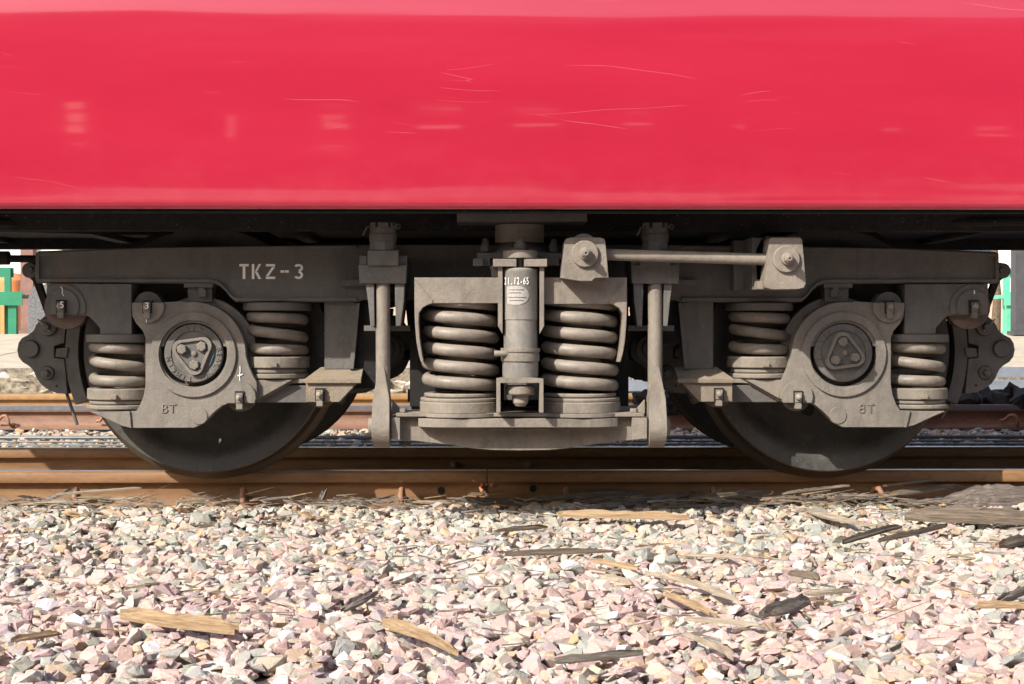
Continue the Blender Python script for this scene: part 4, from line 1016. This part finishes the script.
WL = [ # name, (px,py)-(px,py), width, thickness, lift, material, label
 ('wood_splinter', 58, 498, 141, 492, .020, .006, .022, W_pale, 'long pale splinter lying against the leftmost rail clip', 'splinter'),
 ('wood_splinter', 20, 506, 152, 500, .022, .008, .012, W_pale, 'longest pale grey splinter at the foot of the rail, far left', 'splinter'),
 ('wood_splinter', 20, 498, 48, 504, .014, .006, .016, W_dark, 'short dark splinter left of the leftmost rail clip', 'splinter'),
 ('wood_splinter', 44, 505, 76, 493, .020, .008, .02, W_grey, 'grey splinter leaning on the leftmost rail clip', 'splinter'),
 ('wood_splinter', 80, 500, 128, 503, .016, .006, .02, W_tan, 'short tan splinter just right of the leftmost rail clip', 'splinter'),
 ('wood_splinter', 118, 620, 236, 637, .034, .020, .014, W_tan, 'thick straw coloured wood stake on ballast at lower left', 'wood'),
 ('wood_splinter', 381, 630, 459, 662, .018, .014, .02, W_tan, 'curved straw coloured wood strip on ballast, bottom left of centre', 'wood'),
 ('wood_splinter', 340, 616, 376, 596, .030, .010, .014, W_grey, 'broad grey wood flake on pinkish ballast left of centre', 'wood'),
 ('wood_splinter', 505, 560, 614, 556, .018, .010, .02, W_dark, 'dark grey stick across the ballast below the coach centre', 'stick'),
 ('wood_splinter', 495, 536, 548, 532, .012, .008, .022, W_dark, 'thin dark twig on gravel below the rail joint', 'twig'),
 ('wood_splinter', 556, 519, 690, 523, .040, .016, .02, W_tan, 'flat tan board lying along the ballast right of the joint', 'board'),
 ('wood_splinter', 555, 669, 644, 660, .014, .010, .018, W_grey, 'grey twig at the bottom edge right of centre', 'twig'),
 ('wood_splinter', 646, 578, 740, 607, .016, .009, .02, W_pale, 'long pale splinter slanting down over ballast right of centre', 'splinter'),
 ('wood_splinter', 664, 600, 716, 622, .014, .010, .02, W_tan, 'curved tan splinter beside the long pale slanting one', 'splinter'),
 ('wood_splinter', 684, 640, 735, 667, .010, .007, .018, W_pale, 'thin pale splinter near the bottom edge', 'splinter'),
 ('wood_splinter', 764, 620, 810, 606, .032, .020, .014, W_grey, 'short chunky grey brown wood piece among pink ballast', 'wood'),
 ('wood_splinter', 790, 578, 820, 584, .022, .012, .016, W_dark, 'small brown bark piece on ballast under the right wheel', 'bark'),
 ('wood_splinter', 797, 512, 882, 532, .050, .010, .02, W_pale, 'broad pale wood slab slanting from the rail below the right wheel', 'wood'),
 ('wood_splinter', 842, 548, 902, 531, .018, .012, .02, W_dark, 'dark brown stick, left one of a pair at right', 'stick'),
 ('wood_splinter', 878, 546, 949, 530, .018, .012, .022, W_dark, 'dark brown stick, right one of a pair at right', 'stick'),
 ('wood_splinter', 905, 520, 1040, 525, .055, .030, .01, W_dark, 'long dark grey plank below the weathered block at far right', 'plank'),
 ('wood_splinter', 1001, 550, 1045, 541, .030, .018, .012, W_dark, 'dark plank end at the right edge below the long plank', 'plank'),
 ('wood_splinter', 978, 612, 1040, 613, .018, .012, .018, W_tan, 'straw coloured stick at the right edge', 'stick'),
 ('wood_splinter', 996, 608, 1038, 592, .024, .012, .018, W_grey, 'grey splintered wood just above the straw stick at right edge', 'wood'),
 ('wood_splinter', 700, 515, 722, 495, .016, .010, .03, W_grey, 'grey splinter standing up against the rail right of centre', 'splinter'),
 ('wood_splinter', 319, 512, 326, 494, .022, .012, .03, W_grey, 'upright grey splinter against the rail left of centre', 'splinter'),
 ('wood_splinter', 640, 510, 702, 497, .014, .006, .03, W_dark, 'long thin dark splinter leaning on the rail right of centre', 'splinter'),
 ('wood_splinter', 800, 500, 700, 508, .030, .008, .02, W_dark, 'long dark bark strip at the rail foot before the right wheel', 'bark'),
 ('wood_splinter', 830, 499, 900, 505, .040, .012, .02, W_grey, 'grey bark strip behind the hooked clip at right', 'bark'),
 ('wood_splinter', 415, 505, 500, 512, .020, .010, .02, W_pale, 'pale roots of wood right of the clip at centre left', 'splinter'),
 ('wood_splinter', 590, 513, 648, 506, .026, .012, .02, W_pale, 'pale wood flake behind the flat tan board', 'splinter'),
 ('wood_splinter', 262, 503, 300, 500, .020, .008, .02, W_grey, 'short grey splinter right of the second rail clip', 'splinter'),
 ('wood_splinter', 345, 510, 395, 500, .016, .008, .02, W_grey, 'grey splinter left of the third rail clip', 'splinter'),
 ('bark_strip', 548, 503, 640, 499, .045, .022, .03, W_dark, 'blackish bark strip on the rail foot just right of the joint', 'bark'),
 ('bark_strip', 600, 508, 690, 502, .035, .018, .03, W_grey, 'grey brown bark strip above the flat tan board', 'bark'),
 ('bark_strip', 690, 503, 775, 498, .045, .022, .03, W_dark, 'blackish bark strip left of the right wheel contact point', 'bark'),
 ('bark_strip', 745, 508, 842, 503, .040, .018, .034, W_dark, 'dark frayed bark directly below the right wheel', 'bark'),
 ('bark_strip', 780, 500, 850, 493, .022, .012, .04, W_grey, 'grey splinter leaning on the rail left of the hooked clip', 'splinter'),
 ('bark_strip', 885, 502, 962, 494, .050, .026, .04, W_dark, 'dark bark slab between the hooked clip and the thick block', 'bark'),
 ('bark_strip', 880, 494, 935, 489, .020, .012, .05, W_dark, 'thin black bark sliver above the dark slab at right', 'bark'),
 ('bark_strip', 900, 508, 955, 503, .030, .012, .03, W_grey, 'grey bark sliver below the dark slab at right', 'bark'),
 ('bark_strip', 655, 512, 735, 509, .028, .014, .02, W_dark, 'dark strip of wood at the right end of the flat tan board', 'wood'),
 ('bark_strip', 450, 502, 545, 506, .030, .016, .022, W_dark, 'dark bark strip below the rail joint', 'bark'),
 ('wood_splinter', 590, 566, 640, 575, .016, .008, .02, W_tan, 'short tan splinter on pink ballast right of centre', 'splinter'),
 ('wood_splinter', 684, 626, 760, 632, .012, .007, .02, W_pale, 'thin straight pale splinter above the bottom right stones', 'splinter'),
 ('wood_splinter', 10, 648, 60, 640, .014, .008, .02, W_tan, 'short tan stick at lower left edge', 'stick'),
 ('wood_splinter', 684, 560, 746, 563, .016, .006, .02, W_pale, 'pale flat splinter left of the brown stick pair', 'splinter'),
 ('wood_splinter', 803, 600, 852, 597, .020, .008, .02, W_pale, 'broad pale splinter right of the chunky grey brown piece', 'splinter'),
]
for i, (nm, x0, y0, x1, y1, wd, th, lift, mt, lab, cat) in enumerate(WL):
    up = y0 < 516 and abs(y1-y0) > 8 and abs(x1-x0) < 40
    a = onground(x0, y0, -.128 if y0 < 540 else -.145); 
    if up or y0 < 512:
        a = at(x0, y0, -.70); e_ = at(x1, y1, -.665); a.z = max(a.z, -.135)
        if not up: e_.z = max(-.135, e_.z); a.y = -.74; 
    else: e_ = onground(x1, y1, -.128 if y1 < 540 else -.145)
    a.z += lift*.6; e_.z += lift*.6
    me, p0, rot = splinter(a, e_, wd*(.55 if nm == 'bark_strip' else 1.1), th*(.75 if nm == 'bark_strip' else 1.5), 40+i); o = part(nm, me, mt); o.location = p0; o.rotation_euler = rot; tag(o, lab, cat)
# weathered sleeper block at the far right
def block_mesh():
    r_ = random.Random(3); m_ = MB(); n_ = 26; vs = []
    for i in range(n_):
        u = i/(n_-1); x = .62*u; k = 1 if u > .2 else .45+u*2.7
        vs += [(x, -.075*k+r_.uniform(-.006, .006), 0), (x, -.07*k+r_.uniform(-.006, .006), .045*k+r_.uniform(-.004, .004)), (x, .0+r_.uniform(-.008, .008), .078*k+r_.uniform(-.008, .006)), (x, .055, .072*k+r_.uniform(-.007, .007)), (x, .065, 0)]
    fs = [(0, 1, 2, 3, 4), tuple(range(5*n_-1, 5*n_-6, -1))]
    for i in range(n_-1):
        for j in range(5): a, b2 = i*5+j, i*5+(j+1) % 5; fs.append((a, b2, b2+5, a+5))
    m_.add(vs, fs); return m_
c = onground(955, 512, -.13); o = part('wooden_block', block_mesh(), wood_mat('red_grey_wood', (.035, .03, .028), (.12, .095, .08), (.24, .20, .18)), ang=20); o.location = (c.x, -.74, -.128); tag(o, 'thick weathered sleeper block with frayed end against the rail at far right', 'block')
# small shreds of wood nobody could count
for nm_, mt_, cnt, lab_ in (('wood_litter', W_grey, 1150, 'small grey shreds of wood scattered at the foot of the nearest rail'), ('bark_litter', W_dark, 900, 'dark shreds of bark along the foot of the nearest rail'), ('straw_litter', W_tan, 420, 'straw coloured shreds of wood over the ballast')):
    mb = MB()
    for k_ in range(cnt):
        x = rnd.uniform(-2.2, 2.6); foot_ = rnd.random() < (.97 if nm_ == 'bark_litter' else .72)
        yy = -.665-abs(rnd.gauss(0, .07)) if foot_ else rnd.uniform(-3, -.8)
        if foot_ and x < .1 and rnd.random() < (.85 if nm_ == 'bark_litter' else .5): continue
        L = rnd.uniform(.03, .10)*(1.6 if rnd.random() < .25 else 1); a = rnd.gauss(0, .4); w_ = rnd.uniform(.003, .009)
        p = Vector((x, yy, gz(x, yy)+rnd.uniform(.004, .034 if foot_ else .02))); d = Vector((math.cos(a), math.sin(a)*.5, rnd.gauss(0, .16)))*L
        if yy+d.y > -.66: d.y = -abs(d.y)
        s2 = Vector((-math.sin(a), math.cos(a), .2))*w_; upv = Vector((0, 0, w_*.8))
        mb.add([p, p+s2, p+upv, p+d, p+d+s2*.3, p+d+upv*.3], [(0, 1, 2), (5, 4, 3), (0, 3, 4, 1), (1, 4, 5, 2), (2, 5, 3, 0)])
    o = part(nm_, mb, mt_, smooth=False); tag(o, lab_, kind='stuff')

# ---- dark lumps of coal-black stone beyond the second track at right
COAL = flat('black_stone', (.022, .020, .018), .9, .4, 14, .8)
r2 = random.Random(12)
lump = []
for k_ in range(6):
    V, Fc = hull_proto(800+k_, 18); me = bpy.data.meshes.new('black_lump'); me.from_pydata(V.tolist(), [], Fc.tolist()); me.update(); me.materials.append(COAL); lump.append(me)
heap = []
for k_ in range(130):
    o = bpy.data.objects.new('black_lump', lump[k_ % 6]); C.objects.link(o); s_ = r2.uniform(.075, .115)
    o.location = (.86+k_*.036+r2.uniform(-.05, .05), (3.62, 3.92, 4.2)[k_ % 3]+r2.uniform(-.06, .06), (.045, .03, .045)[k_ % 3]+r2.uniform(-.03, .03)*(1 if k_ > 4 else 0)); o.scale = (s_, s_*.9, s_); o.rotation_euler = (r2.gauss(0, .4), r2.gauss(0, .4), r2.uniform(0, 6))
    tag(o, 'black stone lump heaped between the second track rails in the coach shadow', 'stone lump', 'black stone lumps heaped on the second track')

# ================================================================== PLATFORM AND BEYOND
CONC = flat('sandy_concrete', (.42, .35, .26), .9, .22, 5, .6)
RUB = flat('rubble_stone', (.20, .17, .125), .95, .75, 26, 1.0)
YPF = 6.0
plat = empty('platform', (0, YPF, -.17)); tag(plat, 'low rubble faced platform with sandy concrete top beyond the second track', 'platform')
def rough_wall():
    m_ = MB(); nx_, nz_ = 220, 6; vs = []
    for i in range(nx_+1):
        for j in range(nz_+1):
            x = -22+44*i/nx_; z_ = .34*j/nz_
            vs.append((x, -.02+.05*noise.noise(Vector((x*5, z_*9, 1)))+.03*noise.noise(Vector((x*13, z_*19, 5))), z_+(.03*noise.noise(Vector((x*6, 3, 2))) if j == nz_ else 0)))
    fs = [(i*(nz_+1)+j, (i+1)*(nz_+1)+j, (i+1)*(nz_+1)+j+1, i*(nz_+1)+j+1) for i in range(nx_) for j in range(nz_)]
    b0 = len(vs); vs += [(-22, .3, .34), (22, .3, .34)]
    fs.append(tuple([b0]+[i*(nz_+1)+nz_ for i in range(nx_+1)]+[b0+1])); m_.add(vs, fs); return m_
part('rubble_wall', rough_wall(), RUB, plat, smooth=True, ang=60)
# face stones of the wall, big enough to tell apart near the left edge
stm = []
for k_ in range(5):
    V, Fc = hull_proto(900+k_, 14); me = bpy.data.meshes.new('stone'); me.from_pydata(V.tolist(), [], Fc.tolist()); me.update(); me.materials.append(flat('wall_stone', ((.42, .36, .27), (.34, .30, .23), (.55, .50, .42), (.24, .21, .17), (.6, .56, .5))[k_], .9, .2, 30, .5)); stm.append(me)
for k_ in range(170):
    o = bpy.data.objects.new('stone', stm[rnd.randrange(5)]); C.objects.link(o); o.parent = plat; s_ = rnd.uniform(.03, .085)
    x = rnd.uniform(-4.6, -.3) if k_ < 130 else rnd.uniform(.3, 4.6)
    zz_ = rnd.uniform(.02, .38); o.location = (x, -.01+(.06 if zz_ > .34 else 0), zz_); o.scale = (s_*1.2, s_*.7, s_*.8); o.rotation_euler = (0, rnd.uniform(-.5, .5), rnd.uniform(-.6, .6))
# the slope and the flat beyond, in slabs
def slab(x0, x1, y0, y1, z0, z1, nm='paving_slab'):
    m_ = MB(); m_.add([(x0, y0, z0), (x1, y0, z0), (x1, y1, z1), (x0, y1, z1), (x0, y0, z0-.1), (x1, y0, z0-.1), (x1, y1, z1-.1), (x0, y1, z1-.1)], [(0, 1, 2, 3), (7, 6, 5, 4), (0, 4, 5, 1), (1, 5, 6, 2), (2, 6, 7, 3), (3, 7, 4, 0)])
    return part(nm, m_, CONC, plat, smooth=False)
for k_ in range(-7, 7):
    slab(k_*2.2+.01, k_*2.2+2.19, .12, 2.4, .345, .46); slab(k_*2.2+.01, k_*2.2+2.19, 2.42, 4.9, .462, .585)
yard = MB(); yard.add([(-400, 4.9+YPF, .41), (400, 4.9+YPF, .41), (400, 900, .41), (-400, 900, .41), (-400, 6.3, -.2), (400, 6.3, -.2)], [(0, 1, 2, 3), (4, 5, 1, 0)])
yd = part('yard_ground', yard, CONC, smooth=False); tag(yd, 'flat sandy ground beyond the platform', kind='structure')
# pale steel sheets at right, seen beneath the brake gear
SHEET = flat('pale_steel', (.26, .29, .33), .5, .15, 8, .1, .3)
for (y0, y1, z_, lab) in ((5.35, 5.50, .10, 'pale grey steel beam lying at the foot of the platform, lower'), (5.72, 5.86, .19, 'pale grey steel beam lying along the platform edge, upper')):
    m_ = MB(); m_.box(.6, 8, y0, y1, z_-.06, z_); m_.box(.6, 8, y0-.02, y1+.02, z_-.075, z_-.06); o = part('steel_beam', m_, SHEET); tag(o, lab, 'beam')

# benches
def bench(px, gy_, col, lab, sgn, Y, mat):
    base = at(px, gy_, Y); base.z = .41
    b0 = empty('bench', base); tag(b0, lab, 'bench')
    # origin at the end of the bench; the bench runs away from the track view along sgn*X
    for k_, y in enumerate((-.22, -.08, .06)):
        m_ = MB(); m_.box(0, sgn*1.8, y, y+.12, .40, .44) if sgn > 0 else m_.box(sgn*1.8, 0, y, y+.12, .40, .44); part('seat_slat', m_, mat, b0)
    m_ = MB(); (m_.box(.0, 1.8, -.235, -.22, .32, .47) if sgn > 0 else m_.box(-1.8, 0, -.235, -.22, .32, .47)); part('front_rail', m_, mat, b0)
    for zz_ in (.64,):
        m_ = MB(); (m_.box(.06, 1.8, .17, .20, zz_, zz_+.11) if sgn > 0 else m_.box(-1.8, -.22, .17, .20, zz_, zz_+.11)); part('back_slat', m_, mat, b0)
    for xo in ((.12, .32, 1.6) if sgn < 0 else (.09, 1.6)):
        m_ = MB(); m_.box(sgn*xo-.045, sgn*xo+.045, -.2, -.12, 0, .32); part('leg', m_, mat, b0)
    for xo in ((.27, 1.6) if sgn < 0 else (.15, 1.6)):
        m_ = MB(); m_.box(sgn*xo-.035, sgn*xo+.035, .12, .17, 0, .74); part('back_post', m_, mat, b0)
    return b0
GREEN = flat('green_paint', (.008, .17, .085), .5, .15, 6, .1)
MINT = flat('mint_paint', (.11, .46, .30), .5, .12, 6, .1)
W_ = 0
bench(28.5, 333, None, 'dark green bench on the platform at the left edge', -1, 11.2, GREEN)
bench(997, 333, None, 'mint green bench on the platform at the right edge', 1, 11.2, MINT)
# rough concrete stub, posts
ROUGHC = flat('rough_concrete', (.13, .13, .135), .95, .4, 40, 1.)
m_ = MB(); Yc = 11.0; m_.prism([(x, z_) for x, z_ in [XZ(28, 334, Yc), XZ(28.5, 297, Yc), XZ(34, 286, Yc), XZ(46, 284, Yc), XZ(50, 290, Yc), XZ(50, 334, Yc)]], Yc, Yc+.3)
o = part('concrete_stub', m_, ROUGHC, ang=20); tag(o, 'rough grey concrete stub right of the dark green bench', 'concrete block')
POST = flat('brown_post', (.20, .11, .09), .8, .2, 10, .3); DARKP = flat('dark_grey_post', (.055, .055, .06), .6, .2, 10, .2)
def post(px0, px1, Y, h, mat, nm, lab, cat):
    a, b2 = at(px0, 333, Y), at(px1, 333, Y); m_ = MB(); w_ = b2.x-a.x
    m_.box(-w_/2, w_/2, -.08, .08, 0, h); m_.box(-w_/2-.03, w_/2+.03, -.11, .11, 0, .04); o = part(nm, m_, mat); o.location = ((a.x+b2.x)/2, Y, .41); tag(o, lab, cat)
post(22.5, 35, 13.0, 2.6, POST, 'canopy_post', 'brown canopy post behind the dark green bench', 'post')
post(1013, 1032, 10.6, 2.6, DARKP, 'dark_post', 'wide dark grey post in front of the mint green bench', 'post')
m_ = MB(); c = at(13, 330, 14); m_.lathe((0, 0, 0), [(0, .15), (.05, .165), (.62, .18), (.64, .19), (.68, .19), (.76, .12), (.78, .0)], 'z', 24); o = part('orange_bin', m_, flat('orange_plastic', (.62, .22, .08), .5, .1, 8, 0)); o.location = (c.x, 14, .41); tag(o, 'round topped orange bin behind the dark green bench', 'bin')
# trunk of a tree at right
m_ = MB(); c = at(995.5, 330, 12.5); m_.tube([(0, 0, 0), (.02, 0, .5), (-.03, 0, 1.2), (.03, .05, 2.2), (.1, 0, 3.2)], [.06, .045, .04, .035, .025], 10); tr_ = empty('tree', (c.x, 12.5, .41)); tag(tr_, 'slender brown tree trunk left of the mint green bench', 'tree')
part('trunk', m_, flat('bark', (.11, .08, .05), .95, .45, 25, 1.), tr_)
m_ = MB(); r3 = random.Random(5)
for k_ in range(900):
    v = Vector((r3.gauss(0, .7), r3.gauss(0, .7), 3.6+r3.gauss(0, .5))); d = Vector((r3.uniform(-1, 1), r3.uniform(-1, 1), r3.uniform(-.6, .6))).normalized()*.06; e_ = d.orthogonal().normalized()*.025
    m_.add([v-d, v+e_, v+d, v-e_], [(0, 1, 2, 3)])
part('crown', m_, flat('leaf_green', (.06, .10, .03), .7, .4, 8, 0), tr_, smooth=False)
# station building along the back
WALLM = flat('white_wall', (.78, .76, .70), .85, .05, 3, .1)
bl = empty('station_building', (0, 24, .41)); tag(bl, 'long pale station building with brown columns in the background', 'building')
m_ = MB(); m_.box(-20, 20, 0, 6, 0, 3.8); part('wall', m_, WALLM, bl)
m_ = MB(); m_.prism([(-20.5, 3.8), (20.5, 3.8), (20.5, 4.0), (-20.5, 4.0)], -1.2, 6.5); part('roof', m_, flat('roof_sheet', (.22, .16, .14), .8, .1, 5, .2), bl)
m_ = MB(); m_.box(-20, 20, -.03, -.001, 0, .75); part('dado', m_, flat('pink_dado', (.50, .33, .27), .85, .08, 4, .1), bl)
COLM = flat('column_brown', (.16, .10, .085), .8, .1, 5, .2); WIN = flat('window_glass', (.05, .07, .09), .1, .1, 2, 0)
for k_ in range(-9, 10):
    x = k_*2.15-.35
    m_ = MB(); m_.box(x-.11, x+.11, -.10, -.031, 0, 3.79); part('column', m_, COLM, bl)
    m_ = MB(); m_.box(x+.55, x+1.45, -.05, -.032, 1.05, 2.2); w_ = part('window_frame', m_, flat('window_paint', (.5, .48, .3), .6, .1, 5, 0) if k_ == -9 else bpy.data.materials['window_paint'], bl)
    m_ = MB(); m_.box(x+.61, x+1.39, -.056, -.0505, 1.11, 2.14); part('pane', m_, WIN, w_)
m_ = MB(); m_.box(-5.9, -5.4, -.09, -.06, 1.75, 2.05); part('yellow_sign', m_, flat('yellow_paint', (.72, .6, .1), .6, .05, 5, 0), bl)

# ================================================================== a train standing behind the photographer (it shows in the red paint)
YT2 = -14.0
bt = empty('passing_coach', (0, YT2, -.1)); tag(bt, 'dull grey coach with open windows standing behind the photographer', 'railway coach')
GREYC = flat('dull_grey_paint', (.16, .14, .14), .7, .1, 2, 0)
for sy, w0_, w1_ in ((0, 1.95, 3.10), (2.7, 2.05, 2.20)):
    m_ = MB()
    for z0_, z1_ in ((.9, w0_), (w1_, 4.0)): m_.box(-14, 14, sy, sy+.06, z0_, z1_)
    for k_ in range(-13, 14): m_.box(k_*1.04-.40, k_*1.04+.12, sy, sy+.06, w0_, w1_)
    part('side_wall', m_, GREYC, bt)
m_ = MB(); m_.box(-14, 14, .0, 2.76, 4.001, 4.06); part('roof', m_, GREYC, bt)
m_ = MB(); m_.box(-14, 14, .0, 2.76, .85, .899); part('floor', m_, GREYC, bt)
for sx in (-10, 10):
    m_ = MB(); m_.lathe((sx, 1.38, .52), [(-.7, .42), (.7, .42)], 'y', 24); part('wheel', m_, M['dark'], bt)
    m_ = MB(); m_.lathe((sx+2, 1.38, .52), [(-.7, .42), (.7, .42)], 'y', 24); part('wheel', m_, M['dark'], bt)
